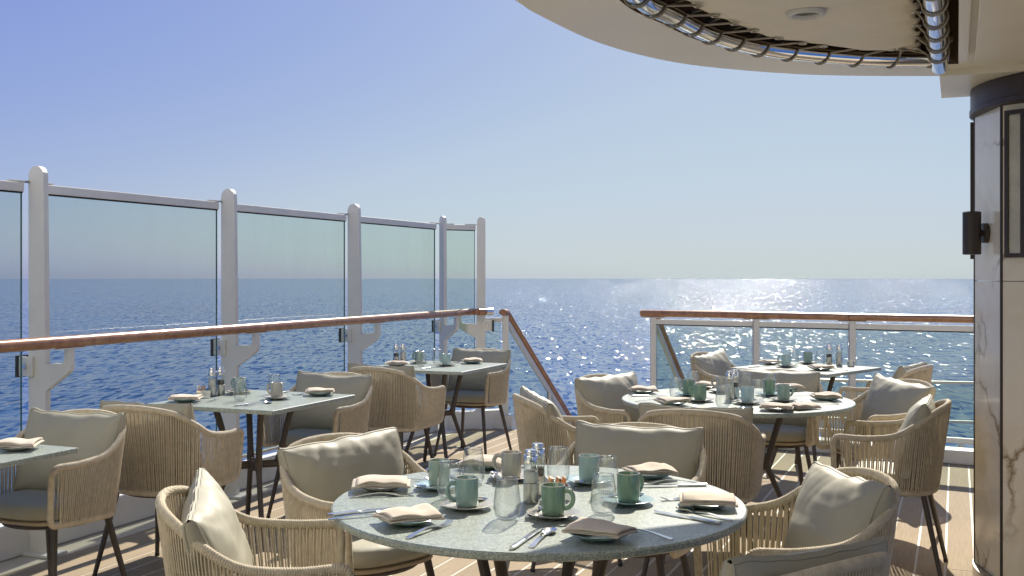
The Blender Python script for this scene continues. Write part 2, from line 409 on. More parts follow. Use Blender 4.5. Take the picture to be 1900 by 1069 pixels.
# unseen white ship's wall added behind the camera to reflect sunlight over the terrace
dh = thing('fill_wall', 'unseen white wall with tall windows, added behind the terrace to reflect fill light', 'reflector', uv(-1, -2.0, 0), -A22)
mbx = MB().box(-5, 5, -.3, -.1, 0, 2.7)
for k in range(6): mbx.box(-5 + k * 1.8, -5 + k * 1.8 + .5, -.099, 0, 0, 2.7)
mbx.box(-5, 5, -.3, 0, 2.701, 8)
obj('wall', mbx.mesh('wall', 'fill_wall_paint'), dh)
for k in range(5): obj('window', MB().box(-4.49 + k * 1.8, -3.21 + k * 1.8, -.098, -.05, .3, 2.5).mesh('window', 'tinted_edge'), dh)
# threshold grate at the head of the stairs
gr = thing('drain_grate', 'pale slatted threshold grate at the top of the stairs in the railing gap', 'grate', uv(-3.07, 8.56, 0), -A22)
obj('grate_frame', MB().box(-.33, .33, -.17, -.145, .001, .012).box(-.33, .33, .145, .17, .001, .012).box(-.33, -.3, -.145, .145, .001, .012).box(.3, .33, -.145, .145, .001, .012).mesh('grate_frame', 'caulk'), gr)
slat = MB().box(-.3, .3, -.008, .008, .001, .010).mesh('slat', 'caulk')
for k in range(11): obj('slat', slat, gr, (0, -.128 + k * .0256, 0))

# ================================================================ LEFT WINDSCREEN
P1 = Vector((-2.40, 5.44, 0)); SP = 1.545
posts = [P1 + u * SP * k for k in (-3, -2, -1, 0, 1, 2, 3)]
P5 = Vector((-.285, 9.93, 0))
G0 = Vector((-.06, 9.98, 0))
screen = thing('glass_windscreen', 'tall green tinted glass windscreen with grey posts and wooden handrail along the left side', 'windscreen', P1)
def rel(p): return Vector(p) - P1
def post_mesh(wd):
    # plate cut in the v-z plane: tapered post with the hook that carries the handrail
    hb, ht = .065 * wd, .042 * wd
    poly = [(-hb, 0), (hb + .012, 0), (hb + .012, .5)]
    poly += [(hb + .008, .83), (hb + .03, .845), (.19, .915), (.215, .935), (.222, .96), (.222, 1.045), (.185, 1.045), (.182, .985), (.17, .972), (hb + .006, .965)]
    x1 = ht + .012
    zc = 1.965 - .05
    poly += [(x1, zc)]
    xm = (x1 - hb) / 2; rr = (x1 + hb) / 2
    poly += [(xm + rr * math.cos(R(a)), zc + rr * math.sin(R(a)) * 1.05) for a in range(20, 180, 20)] + [(-hb, zc)]
    return poly
def put_post(p, wd, du, dv, foot=True):
    o = obj('post', MB().prism(post_mesh(wd), -.016, .016, lambda a, b, d: dv * a + Zv * b + du * d).mesh('post', 'white_paint', autosharp=30), screen, rel(p))
    bevel(o, .004, 2)
    obj('base_plate', MB().prism([(-.11, 0.001), (.13, 0.001), (.13, .014), (-.11, .014)], -.06, .06, lambda a, b, d: dv * a + Zv * b + du * d).mesh('base_plate', 'white_paint'), o)
    c = obj('clamp', MB().prism([(-.10, .90), (-.012, .90), (-.012, 1.0), (-.10, 1.0)], -.034, -.0175, lambda a, b, d: dv * a + Zv * b + du * d).mesh('clamp', 'white_paint'), o)
    bevel(c, .002)
    c2 = obj('clamp_pad', MB().prism([(-.118, .895), (-.101, .895), (-.101, 1.005), (-.118, 1.005)], -.04, .03, lambda a, b, d: dv * a + Zv * b + du * d).mesh('clamp_pad', 'dark'), o)
    b0 = dv * -.055 + Zv * .95
    obj('bolt', MB().tube([b0 - du * .034, b0 - du * .044], .011, 10).mesh('bolt', 'steel'), o)
    return o
for p in posts[:-1]: put_post(p, .82, u, v)
vq = Vector((math.cos(R(50)), -math.sin(R(50)), 0)); uq = Vector((math.sin(R(50)), math.cos(R(50)), 0))
put_post(posts[-1], .55, uq, vq)
put_post(P5, .6, Vector((0, 1, 0)), Vector((-1, 0, 0)))
def glass_panel(parent, a, b, z0, z1, th=.012, off=Vector((0, 0, 0)), name='glass_panel', base=None):
    a = Vector(a) + off; b = Vector(b) + off; d = (b - a).normalized(); nrm = Vector((-d.y, d.x, 0)) * th / 2
    mb = MB(); vs = [a - nrm + Zv * z0, b - nrm + Zv * z0, b + nrm + Zv * z0, a + nrm + Zv * z0, a - nrm + Zv * z1, b - nrm + Zv * z1, b + nrm + Zv * z1, a + nrm + Zv * z1]
    mb.add(vs, [(3, 2, 1, 0), (4, 5, 6, 7), (0, 1, 5, 4), (1, 2, 6, 5), (2, 3, 7, 6), (3, 0, 4, 7)], False)
    me = mb.mesh('glass_panel', 'tinted_glass'); me.materials.append(M['tinted_edge'])
    L = (b - a).length
    for pl in me.polygons:
        if abs(pl.normal.dot(nrm.normalized())) < .5: pl.material_index = 1
    return obj(name, me, parent)
def bar(parent, a, b, wd, ht, name, mat, bev=.003):
    a = Vector(a); b = Vector(b); d = (b - a).normalized(); s = d.cross(Zv)
    if s.length < 1e-3: s = Vector((1, 0, 0))
    s.normalize(); n2 = s.cross(d)
    mb = MB(); vs = []
    for p in (a, b):
        for (i_, j_) in ((-1, -1), (1, -1), (1, 1), (-1, 1)): vs.append(p + s * wd / 2 * i_ + n2 * ht / 2 * j_)
    mb.add(vs, [(0, 1, 2, 3), (7, 6, 5, 4), (0, 4, 5, 1), (1, 5, 6, 2), (2, 6, 7, 3), (3, 7, 4, 0)], False)
    o = obj(name, mb.mesh(name, mat), parent)
    if bev: bevel(o, bev)
    return o
GB, GT = .23, 1.835
pts = posts + [P5]
for k in range(len(pts) - 1):
    a, b = rel(pts[k]), rel(pts[k + 1]); d = (b - a).normalized(); s_ = Vector((d.y, -d.x, 0))
    off = s_ * -.055
    e0 = .06 if k < 6 else .04
    g = glass_panel(screen, a + d * e0, b - d * e0, GB, GT, off=off)
    o = bar(screen, a + d * e0 + off + Zv * (GT + .022), b - d * e0 + off + Zv * (GT + .022), .042, .046, 'top_channel', 'white_paint')
    obj('seal', MB().mesh('seal') if False else bar(o, a + d * e0 + off + Zv * (GT - .004), b - d * e0 + off + Zv * (GT - .004), .022, .009, 'seal', 'dark', 0).data, None) if False else bar(o, a + d * e0 + off + Zv * (GT - .004), b - d * e0 + off + Zv * (GT - .004), .022, .009, 'seal', 'dark', 0)
    for q, sg in ((a, 1), (b, -1)):
        c = q + off + Zv * (GT + .052)
        bar(screen, c - d * sg * .05, c + d * sg * .14, .03, .008, 'tab', 'white_paint', .001)
    bar(screen, a + d * e0 + off + Zv * (GB - .012), b - d * e0 + off + Zv * (GB - .012), .03, .022, 'bottom_channel', 'white_paint')
# handrail of varnished teak, several lengths
HZ = 1.082
line = [p + v * .205 for p in posts]
c1 = line[-1] + u * .12
c2 = P5 + Vector((-.02, -.19, 0)); c3_ = G0 + Vector((-.06, -.1, 0))
def teak_rail(parent, pts_, r, name='handrail', flat=(1, 1)):
    return obj(name, MB().tube(pts_, r, 16, flat=flat).mesh(name, 'teak'), parent)
cuts = [line[0], line[2] + u * .3, line[3] + u * .24, line[5] - u * .62, c1 - u * .35]
for a, b in zip(cuts, cuts[1:]): teak_rail(screen, [rel(a) + Zv * HZ, rel(b - u * .003) + Zv * HZ], .031)
teak_rail(screen, [rel(p) + Zv * HZ for p in spline([c1 - u * .347, c1 - u * .1, c1 + u * .06 + v * .03, c2], 14)], .031)
teak_rail(screen, [rel(c2 + (c3_ - c2) * .01) + Zv * HZ, rel(c3_ - (c3_ - c2).normalized() * .16) + Zv * HZ], .031)
d_ = (c3_ - c2).normalized()
obj('rail_collar', MB().tube([rel(c3_ - d_ * .158) + Zv * HZ, rel(c3_ - d_ * .08) + Zv * HZ], .0325, 16).mesh('rail_collar', 'steel'), screen)
for p in posts[:-1]:
    q = rel(p + v * .205)
    bar(screen, q - u * .09 + Zv * 1.0485, q + u * .09 + Zv * 1.0485, .03, .007, 'saddle', 'white_paint', .001)
for k, (a, b) in enumerate(zip(posts, posts[1:])):
    bar(screen, rel(a + v * -.09) + Zv * .085 + u * .001, rel(b + v * -.09) + Zv * .085 - u * .001, .09, .168, 'coaming', 'white_paint', .008)
bar(screen, rel(posts[-1]) + vq * .0 + Zv * .085 + u * .03 - v * .05, rel(G0) + Zv * .085 + Vector((-.02, .03, 0)), .09, .168, 'coaming', 'white_paint', .008)

# ================================================================ STAIR GAP
gate = thing('stair_balustrade', 'white stair balustrade with sloping dark wood handrail left of the railing gap', 'balustrade', G0)
bar(gate, (0, 0, .001), (0, 0, 1.045), .06, .06, 'newel_post', 'white_paint', .008)
glass_panel(gate, Vector((-.185, -.03, 0)), Vector((-.05, -.005, 0)), .18, .98)
bar(gate, Vector((-.2, -.033, 1.0)), Vector((-.031, -.005, 1.0)), .03, .04, 'top_channel', 'white_paint')
SL = math.tan(R(34))
def stair_side(parent, base, n, has_low=True):
    def q(t, z): return base + u * t + Zv * (z - t * SL)
    teak_rail(parent, [q(-.06, 1.072 - .04), q(.0, 1.075), q(.1, 1.075), q(2.3, 1.075)], .036, flat=(.8, 1.15))
    bar(parent, q(.04, 1.0), q(2.3, 1.0), .035, .05, 'stringer_channel', 'white_paint')
    for t in (1.15, 2.25): bar(parent, q(t, -.55), q(t, .985), .045, .045, 'lower_post', 'white_paint', .005)
    for t0, t1 in ((.045, 1.12), (1.18, 2.22)):
        th = v * .006; mb = MB(); z0, z1 = -.25, .97
        A = [q(t0, .02 if t0 < .1 else z0), q(t1, z0), q(t1, z1), q(t0, z1)]
        vs = [p - th for p in A] + [p + th for p in A]
        mb.add(vs, [(0, 1, 2, 3), (7, 6, 5, 4), (0, 4, 5, 1), (1, 5, 6, 2), (2, 6, 7, 3), (3, 7, 4, 0)], False)
        me = mb.mesh('glass_panel', 'tinted_glass'); me.materials.append(M['tinted_edge'])
        for pl in me.polygons:
            if abs(pl.normal.dot(v)) < .5: pl.material_index = 1
        obj('glass_panel', me, parent)
stair_side(gate, Vector((0, 0, 0)), 0)
obj('foot_block', MB().box(-.09, .1, -.09, .09, .001, .12, Matrix.Rotation(-A22, 4, 'Z')).mesh('foot_block', 'white_paint'), gate)
# staircase going down aft
stair = thing('staircase', 'teak stair flight descending beyond the gap between the two railings', 'stairs', G0 + v * .7)
for k in range(8):
    t0 = .14 + k * .26; z = -.175 * (k + 1)
    tr = obj('tread', MB().box(-.66, .66, t0, t0 + .27, z - .04, z, Matrix.Rotation(-A22, 4, 'Z')).mesh('tread', 'plank'), stair)

# ================================================================ RIGHT RAILING
R0 = Vector((1.251, 9.5, 0)); W = Vector((.866, -.5, 0)); WN = Vector((-.5, -.866, 0))
railr = thing('glass_railing', 'waist high glass railing with dark wood handrail on the right aft edge', 'railing', R0)
ss = [0, .93, 1.72, 2.8, 3.6]
for s_ in ss:
    bar(railr, W * s_ + Zv * .001, W * s_ + Zv * 1.04, .05, .05, 'post', 'white_paint', .006)
for a, b in zip(ss, ss[1:]):
    glass_panel(railr, W * (a + .035), W * (b - .035), .165, .985)
    bar(railr, W * (a + .027) + Zv * 1.005, W * (b - .027) + Zv * 1.005, .035, .042, 'top_channel', 'white_paint')
    bar(railr, W * (a + .027) + Zv * .145, W * (b - .027) + Zv * .145, .04, .042, 'bottom_channel', 'white_paint')
    bar(railr, W * (a + .027) + Zv * .979, W * (b - .027) + Zv * .979, .022, .008, 'seal', 'dark', 0)
for s_ in ss: bar(railr, W * (s_ - .11) + Zv * 1.043, W * (s_ + .11) + Zv * 1.043, .04, .006, 'saddle', 'white_paint', .001)
for a, b in ((-.11, .1), (.103, .95), (.953, 1.7), (1.703, 3.75)):
    P = [W * a, W * b]
    P = [p + Zv * 1.078 for p in P]
    o = teak_rail(railr, P, .04, flat=(.78, 1.1))
o = obj('coaming', MB().prism([(.10, .001), (.26, .001), (.26, .11), (.10, .11)], -.05, 3.7, lambda a, b, d: WN * a + Zv * b + W * d).mesh('coaming', 'white_paint'), railr); bevel(o, .012)
bar(railr, W * .1 + WN * .03 + Zv * .06, W * 3.7 + WN * .03 + Zv * .06, .05, .05, 'waterway_board', 'teak')
for k in range(14): bar(railr, W * (.2 + k * .26) + WN * .028 + Zv * .086, W * (.2 + k * .26) + WN * .028 + Zv * .122, .03, .03, 'spacer', 'white_paint', 0)
railr2 = thing('stair_rail', 'dark sloping stair handrail seen through glass on the right side of the gap', 'handrail', R0 + W * .02)
stair_side(railr2, Vector((.0, .06, 0)), 0)
# lower deck and its rail
ld = obj('lower_deck', MB().box(-4.0, 6, 9.7, 11.2, -1.75, -1.42).mesh('lower_deck', 'plank'), None, (0, 0, 0), deck_rot); ld['kind'] = 'structure'
LD0 = Vector((3.0, 11.6, 0))
lowr = thing('lower_deck_rail', 'thin steel rail with glass on the lower deck beyond the right railing', 'railing', LD0)
L2 = [Vector((0, 0, 0)), Vector((1.0, -.22, 0)), Vector((1.86, -.4, 0)), Vector((2.9, -.62, 0))]
for a, b in zip(L2, L2[1:]):
    bar(lowr, a + Zv * .29, b + Zv * .29, .04, .03, 'top_bar', 'brushed'); bar(lowr, a + Zv * -.12, b + Zv * -.12, .03, .03, 'mid_bar', 'brushed')
    glass_panel(lowr, a + (b - a) * .03, b - (b - a) * .03, -1.3, .27)
for a in L2: bar(lowr, a + Zv * -1.419, a + Zv * .272, .035, .035, 'post', 'white_paint')
ld2 = obj('lower_landing', MB().box(2.4, 6.5, 10.6, 12.0, -1.75, -1.42).mesh('lower_landing', 'plank')); ld2['kind'] = 'structure'

# ================================================================ CANOPY
CZ = 2.31
canopy = thing('curved_canopy', 'cream curved canopy soffit overhead with an oval opening', 'canopy', (1, 3, CZ))
oc = Vector((1, 3, CZ))
outer = [Vector((-.1, -1.6, 0)), Vector((-.42, -.4, 0)), Vector((-.5, .8, 0)), Vector((-.42, 1.9, 0)), Vector((-.22, 2.9, 0)), Vector((.018, 3.52, 0)), Vector((.093, 3.70, 0)), Vector((.309, 4.1, 0)), Vector((.553, 4.40, 0)), Vector((.81, 4.60, 0)), Vector((1.19, 4.76, 0)), Vector((1.5, 4.82, 0)), Vector((1.9, 4.83, 0))]
oc_s = spline(outer, 90)
right_edge = [Vector((4.6, 4.83, 0)), Vector((4.6, -1.6, 0))]
arc = [Vector((.14, 1.1, 0)), Vector((.06, 1.6, 0)), Vector((.09, 2.2, 0)), Vector((.18, 2.8, 0)), Vector((.404, 3.5, 0)), Vector((.571, 3.79, 0)), Vector((.762, 4.08, 0)), Vector((1.027, 4.33, 0)), Vector((1.33, 4.47, 0)), Vector((1.577, 4.53, 0)), Vector((1.83, 4.52, 0))]
arc_s = spline(arc, 70)
tubeA = Vector((1.826, 4.58, 0)); tubeB = tubeA - u * 3.9
def norm2(P, i):
    a = P[max(i - 1, 0)]; b = P[min(i + 1, len(P) - 1)]; d = (b - a).normalized(); return Vector((-d.y, d.x, 0))
hole = [p + norm2(arc_s, k) * .05 for k, p in enumerate(arc_s)]
hole += [tubeA + v * .075 + u * .0, tubeA + v * .075 - u * 3.4, hole[0] + Vector((.16, -.05, 0))]
outl = oc_s + right_edge
def soffit(outl, hole, th):
    mb = MB(); o3 = [p - oc + Zv * CZ for p in outl]; h3 = [p - oc + Zv * CZ for p in hole]
    tri = geometry.tessellate_polygon([[Vector((p.x, p.y, 0)) for p in o3], [Vector((p.x, p.y, 0)) for p in h3]])
    al = o3 + h3
    mb.add(al, [tuple(t) for t in tri], False)
    n = len(o3)
    tri2 = geometry.tessellate_polygon([[Vector((p.x, p.y, 0)) for p in o3]])
    mb.add([p + Zv * th for p in o3], [tuple(t) for t in tri2], False)
    mb.add(o3 + [p + Zv * th for p in o3], [(i, (i + 1) % n, n + (i + 1) % n, n + i) for i in range(n)], True)
    return mb, h3
mb, h3 = soffit(outl, hole, .34)
obj('soffit', mb.mesh('soffit', 'cream_paint', merge=.0001), canopy)
n = len(h3)
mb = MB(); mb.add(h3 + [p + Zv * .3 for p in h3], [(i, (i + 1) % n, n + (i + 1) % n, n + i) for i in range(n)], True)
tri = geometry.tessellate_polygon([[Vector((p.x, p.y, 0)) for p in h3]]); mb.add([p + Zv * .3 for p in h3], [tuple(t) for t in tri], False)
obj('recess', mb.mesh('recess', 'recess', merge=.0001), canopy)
def c_off(p, z): return Vector((p.x, p.y, z)) - oc
mb = MB().tube([c_off(p, CZ + .02) for p in arc_s], .036, 18)
obj('ring_tube', mb.mesh('ring_tube', 'chrome'), canopy)
obj('straight_tube', MB().tube([c_off(tubeA, CZ - .005), c_off(tubeB, CZ - .005)], .035, 20).mesh('straight_tube', 'chrome'), canopy)
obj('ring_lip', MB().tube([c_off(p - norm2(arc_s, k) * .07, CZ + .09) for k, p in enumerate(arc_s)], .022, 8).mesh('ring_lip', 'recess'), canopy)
# lowered strip and panel on the right of the oval
sof = thing('soffit_beam', 'cream ceiling beam above the marble column', 'beam', (2.4, 4.6, CZ))
o2 = Vector((2.4, 4.6, CZ))
def slab(name, c, l0, l1, w0, w1, z0, z1, mat, parent, origin):
    mb = MB().prism([(l0, w0), (l1, w0), (l1, w1), (l0, w1)], z0, z1, lambda a, b, d: c + v * a + u * b + Zv * d - origin)
    o = obj(name, mb.mesh(name, mat), parent); bevel(o, .004); return o
slab('beam', Vector((1.865, 4.68, CZ)), 0, 3.2, 0, .62, -.03, .3, 'cream_paint', sof, o2)
slab('ceiling_panel', Vector((1.86, 4.34, CZ)), .01, 3.0, -3.6, 0, -.034, -.002, 'cream_paint', sof, o2)
slab('trim_strip', Vector((1.86, 4.34, CZ)), -.05, -.012, -3.4, .02, -.025, -.001, 'cream_paint', sof, o2)
# laced sail
def fab_left(Y):
    P = [(1.2, .21), (1.6, .2), (2.2, .24), (2.8, .34), (3.2, .43), (3.576, .553), (3.85, .72), (4.04, .877), (4.2, 1.04), (4.318, 1.193), (4.375, 1.427), (4.40, 1.62)]
    for (a, xa), (b, xb) in zip(P, P[1:]):
        if Y <= b: return xa + (xb - xa) * max(0, (Y - a) / (b - a))
    return P[-1][1]
def fab_right(Y): return 1.668 - (4.40 - Y) * .39 + .012 * math.cos(Y * 2 * math.pi / .21)
sail = thing('laced_sail', 'off white sail cloth laced with cord inside the oval canopy opening', 'sail', (1.1, 3.6, CZ + .03)); so_ = Vector((1.1, 3.6, CZ + .03))
rows = []
for i in range(110):
    Y = 1.9 + (4.40 - 1.9) * (1 - (1 - i / 109) ** 1.3); row = []
    xl, xr = fab_left(Y), fab_right(Y)
    for j in range(36):
        f = j / 35; X = xl + (xr - xl) * f
        dr = (1 - f) * (xr - xl); dl = f * (xr - xl)
        z = CZ + .035 + .012 * noise.noise(Vector((X * 3, Y * 3, 0))) - .02 * math.sin(math.pi * f)
        z += .022 * math.exp(-dr / .16) * abs(math.cos((Y + .1 * dr) * math.pi / .21)) + .014 * math.exp(-dr / .22) * noise.noise(Vector((X * 4, Y * 42, 3)))
        z += .008 * math.exp(-dl / .10) * noise.noise(Vector((X * 20, Y * 20, 8)))
        row.append(Vector((X, Y, z)) - so_)
    rows.append(row)
o = obj('sail_cloth', MB().grid(rows).mesh('sail_cloth', 'fabric_sail', autosharp=0), sail); sd = o.modifiers.new('s', 'SOLIDIFY'); sd.thickness = .004
tor = MB().tube([(1.02 - so_.x + .056 * math.cos(a), 3.72 - so_.y + .056 * math.sin(a), -.018) for a in [2 * math.pi * k / 32 for k in range(32)]], .013, 8, closed=True)
obj('eyelet_ring', tor.mesh('eyelet_ring', 'white_paint'), sail)
obj('lens', MB().lathe([(.0, -.004), (.05, -.004), (.05, .0)], 28, (1.02 - so_.x, 3.72 - so_.y, -.006)).mesh('lens', 'brushed'), sail)
def lace(eye, cen, axis, rt):
    # cord from an eyelet round the outside of a tube and back over it
    out = (cen - eye); out = out - axis * out.dot(axis); out.z = 0; out.normalize()
    P = [eye]
    for a in range(-100, 135, 12):
        ang = R(a); P.append(cen + axis * ((a + 100) / 235 - .5) * .05 + out * (math.sin(ang + R(10)) * rt) - Zv * (math.cos(ang + R(10)) * rt))
    P.append(eye + axis * .11 + Zv * .05 + out * .02)
    return P
ne = 0
for yy in [4.36 - .2 * k for k in range(11)]:
    e = Vector((fab_right(yy) - .01, yy, CZ + .028)); tt = (e - tubeA).dot(u) - .02
    cen = tubeA + u * (tt + .0) + Zv * (CZ - .005)
    if tt > -.03: continue
    obj('cord', MB().tube([p - so_ for p in lace(e, cen, -u, .0395)], .0042, 7).mesh('cord', 'cord'), sail)
    obj('grommet', MB().tube([e - so_ + Vector((.014 * math.cos(a), .014 * math.sin(a), -.004)) for a in [2 * math.pi * k / 12 for k in range(12)]], .004, 6, closed=True).mesh('grommet', 'brushed'), sail)
arc_r = resample(arc_s, .005); Lr = len(arc_r)
kk = 14
while kk < Lr * .62:
    idx = Lr - 1 - kk; cen = arc_r[idx]; ax = (arc_r[max(idx - 4, 0)] - arc_r[min(idx + 4, Lr - 1)]).normalized()
    nr = Vector((-ax.y, ax.x, 0)); 
    Ye = min(4.385, (cen - (-nr) * 0).y - .11 * abs(nr.y)); 
    if Ye < 2.0: break
    e = None; best = 9
    for q in range(400):
        Y = 2.0 + q * .006; X = fab_left(Y)
        if Y > 4.395: X = cen.x; Y = 4.39
        d2 = (Vector((X, Y, 0)) - (cen + ax * -.1)).length
        if d2 < best: best = d2; e = Vector((X + .018, Y - .018, CZ + .026))
    obj('cord', MB().tube([p - so_ for p in lace(e, cen + Zv * (CZ + .02), ax, .0405)], .0042, 7).mesh('cord', 'cord'), sail)
    obj('grommet', MB().tube([e - so_ + Vector((.014 * math.cos(a), .014 * math.sin(a), -.004)) for a in [2 * math.pi * k / 12 for k in range(12)]], .004, 6, closed=True).mesh('grommet', 'brushed'), sail)
    kk += 33

# ================================================================ MARBLE COLUMN
CC = Vector((2.736, 4.832, 0)); CR = .6
col_ = thing('marble_column', 'round marble clad column with brown metal collar at the right edge', 'column', CC)
def arcseg(a0, a1, r0, r1, z0, z1, n=14):
    mb = MB(); vs = []
    A = [R(a0 + (a1 - a0) * i / n) for i in range(n + 1)]
    for r in (r0, r1):
        for z in (z0, z1):
            vs += [(r * math.cos(a), r * math.sin(a), z) for a in A]
    m = n + 1; fs = []
    for i in range(n):
        fs += [(i, i + 1, m + i + 1, m + i), (2 * m + i, 2 * m + i + 1, 3 * m + i + 1, 3 * m + i), (i, i + 1, 2 * m + i + 1, 2 * m + i), (m + i, m + i + 1, 3 * m + i + 1, 3 * m + i)]
    fs += [(0, m, 3 * m, 2 * m), (n, m + n, 3 * m + n, 2 * m + n)]
    return mb.add(vs, fs)
obj('core', MB().lathe([(.5, .001), (.5, 2.25)], 48).mesh('core', 'brown_metal'), col_)
js = [156.6, 191.5, 245, 300, 355, 50 + 360, 105 + 360]
def vtx(a, r): return Vector((r * math.cos(R(a)), r * math.sin(R(a)), 0))
for a, b in zip(js, js[1:] + [js[0] + 360]):
    A, B = vtx(a, CR), vtx(b, CR); d = (B - A).normalized(); nin = -(A + B).normalized()
    A2, B2 = A + d * .006, B - d * .006
    for z0, z1 in ((.06, 1.385), (1.388, 2.157)):
        mb = MB(); q = [A2, B2, B2 + nin * .02, A2 + nin * .02]; vs = [p + Zv * z0 for p in q] + [p + Zv * z1 for p in q]
        mb.add(vs, [(3, 2, 1, 0), (4, 5, 6, 7), (0, 1, 5, 4), (1, 2, 6, 5), (2, 3, 7, 6), (3, 0, 4, 7)], False)
        obj('marble_panel', mb.mesh('marble_panel', 'marble'), col_)
    mb = MB(); q = [A - d * .0055 * 0 + nin * -.003, A + d * .005 + nin * -.001, A + d * .005 + nin * .02, A + nin * .02]
    obj('joint_strip', MB().tube([A * .992 + Zv * .06, A * .992 + Zv * 2.157], .0085, 8).mesh('joint_strip', 'brown_metal'), col_)
obj('base_ring', arcseg(0, 359.99, CR - .06, CR + .008, .001, .058, 64).mesh('base_ring', 'brushed'), col_)
obj('collar', MB().lathe([(CR - .1, 2.162), (CR + .012, 2.158), (CR + .022, 2.162), (CR + .022, 2.185), (CR + .018, 2.188), (CR + .018, CZ - .032)], 72).mesh('collar', 'brown_metal'), col_)
def on_col(ang, r, z): return Vector((r * math.cos(R(ang)), r * math.sin(R(ang)), z))
# framed speaker grille on the wide panel
FA, FB, FC = vtx(156.6, CR), vtx(191.5, CR), vtx(245, CR)
d2 = (FC - FB).normalized(); n2_ = (FC + FB).normalized()
gp = thing('wall_grille', 'narrow brown framed wall grille on the marble column', 'grille', CC)
def fbox(name, l0, l1, z0, z1, t0, t1, mat):
    q = [FB + d2 * l0 + n2_ * t0, FB + d2 * l1 + n2_ * t0, FB + d2 * l1 + n2_ * t1, FB + d2 * l0 + n2_ * t1]; vs = [p + Zv * z0 for p in q] + [p + Zv * z1 for p in q]
    return obj(name, MB().add(vs, [(3, 2, 1, 0), (4, 5, 6, 7), (0, 1, 5, 4), (1, 2, 6, 5), (2, 3, 7, 6), (3, 0, 4, 7)], False).mesh(name, mat), gp)
fbox('frame', .026, .042, 1.49, 2.13, .001, .022, 'brown_metal'); fbox('frame', .096, .112, 1.49, 2.13, .001, .022, 'brown_metal')
fbox('frame', .0421, .0959, 2.112, 2.13, .001, .021, 'brown_metal'); fbox('frame', .0421, .0959, 1.49, 1.508, .001, .021, 'brown_metal')
fbox('mesh_panel', .0421, .0959, 1.5081, 2.1119, .001, .008, 'grille')
for k in range(60): fbox('louvre', .0425, .0955, 1.51 + k * .01, 1.515 + k * .01, .008, .013, 'grille')
n1_ = (FA + FB).normalized(); mid = FA.lerp(FB, .51)
sc0 = thing('wall_sconce', 'dark brown cylinder wall sconce on the marble column', 'sconce', CC + mid + Zv * 1.605)
dr = n1_
obj('back_plate', MB().tube([dr * .001, dr * .022], .045, 28).mesh('back_plate', 'brown_metal'), sc0)
obj('arm', MB().tube([dr * .022, dr * .04], .014, 12).mesh('arm', 'brown_metal'), sc0)
b = obj('cylinder_body', MB().lathe([(.0, -.098), (.036, -.098), (.040, -.094), (.040, .094), (.036, .098), (0, .098)], 32, tuple(dr * .068)).mesh('cylinder_body', 'brown_metal'), sc0)
obj('side_strip', arcseg(150, 154.5, CR - .004, CR + .018, 1.49, 2.14, 3).mesh('side_strip', 'brown_metal'), col_)

# ================================================================ CHAIR
def half_to_full(pts):            # half profile given for +y from front to back centre
    l = [Vector(p) for p in pts]; r = [Vector((p[0], -p[1], p[2])) for p in pts[:-1]][::-1]
    return l + r
TOP = [(.245, .283, .655), (.12, .298, .655), (-.03, .300, .672), (-.14, .285, .725), (-.225, .225, .778), (-.275, .12, .800), (-.29, 0, .806)]
LOW = [(.235, .262, .425), (.12, .27, .420), (-.02, .27, .415), (-.12, .25, .41), (-.185, .19, .41), (-.22, .10, .41), (-.228, 0, .41)]
topc = spline(half_to_full(TOP), 240); lowc = spline(half_to_full(LOW), 240)
def rail_loop():
    f0, l0 = topc[0], lowc[0]
    def corner(a, b, c, r, n=7):
        d1 = (a - b).normalized(); d2 = (c - b).normalized(); p0 = b + d1 * r; p2 = b + d2 * r
        return [(p0 * (1 - t) ** 2 + b * 2 * t * (1 - t) + p2 * t * t) for t in [k / (n - 1) for k in range(n)]]
    dL = Vector((.045, -.003, 0)); dR = Vector((.045, .003, 0))
    P = list(topc)
    b1 = topc[-1] + dR; b2 = lowc[-1] + dR; P += corner(topc[-1], b1, b2, .044) + corner(b1, b2, lowc[-1], .04)
    P += list(lowc[::-1])
    b3 = lowc[0] + dL; b4 = topc[0] + dL; P += corner(lowc[0], b3, b4, .04) + corner(b3, b4, topc[0], .044)
    return P
def make_frame_mesh():
    P = resample(rail_loop() + [topc[0]], .0019)[:-1]; pitch = .0078
    def rr(i, th): return .0148 * (1 + .085 * math.cos(2 * math.pi * i * .0019 / pitch + th))
    return MB().tube(P, rr, 9, closed=True).mesh('woven_frame', 'rope', autosharp=0, fixn=False)
def make_rope_mesh():
    mb = MB(); rnd = random.Random(2)
    tp = resample(topc, .0122); n = len(tp); nl = resample(lowc, .001)
    for lay in (0, 1):
        for i in range(n):
            f = (i + .22 * lay) / (n - 1)
            if f > 1 or (lay == 1 and i % 2): continue
            q = f * (n - 1); k = min(int(q), n - 2); a = tp[k].lerp(tp[k + 1], q - k)
            fl = f + rnd.uniform(-.0012, .0012); q = max(0, min(1, fl)) * (len(nl) - 1); k = min(int(q), len(nl) - 2); b = nl[k].lerp(nl[k + 1], q - k)
            d = (tp[min(int(f * (n - 1)) + 1, n - 1)] - tp[max(int(f * (n - 1)) - 1, 0)]); out = Vector((d.y, -d.x, 0)).normalized()
            # outward = away from centre
            c = a - Vector((0, 0, a.z));
            if out.dot(c - Vector((.05, 0, 0))) < 0: out = -out
            o = out * (.0125 if lay == 0 else -.0105)
            mid = a.lerp(b, .5) + o * .9 + Vector((rnd.uniform(-.0009, .0009), rnd.uniform(-.0009, .0009), 0))
            mb.tube([a + o * .9 + Zv * .006, a.lerp(b, .12) + o, mid, a.lerp(b, .88) + o, b + o * .9 - Zv * .006], .0031, 5, caps=False, up=Vector((1, .3, 0)))
    return mb.mesh('rope_weave', 'rope', autosharp=0, fixn=False)
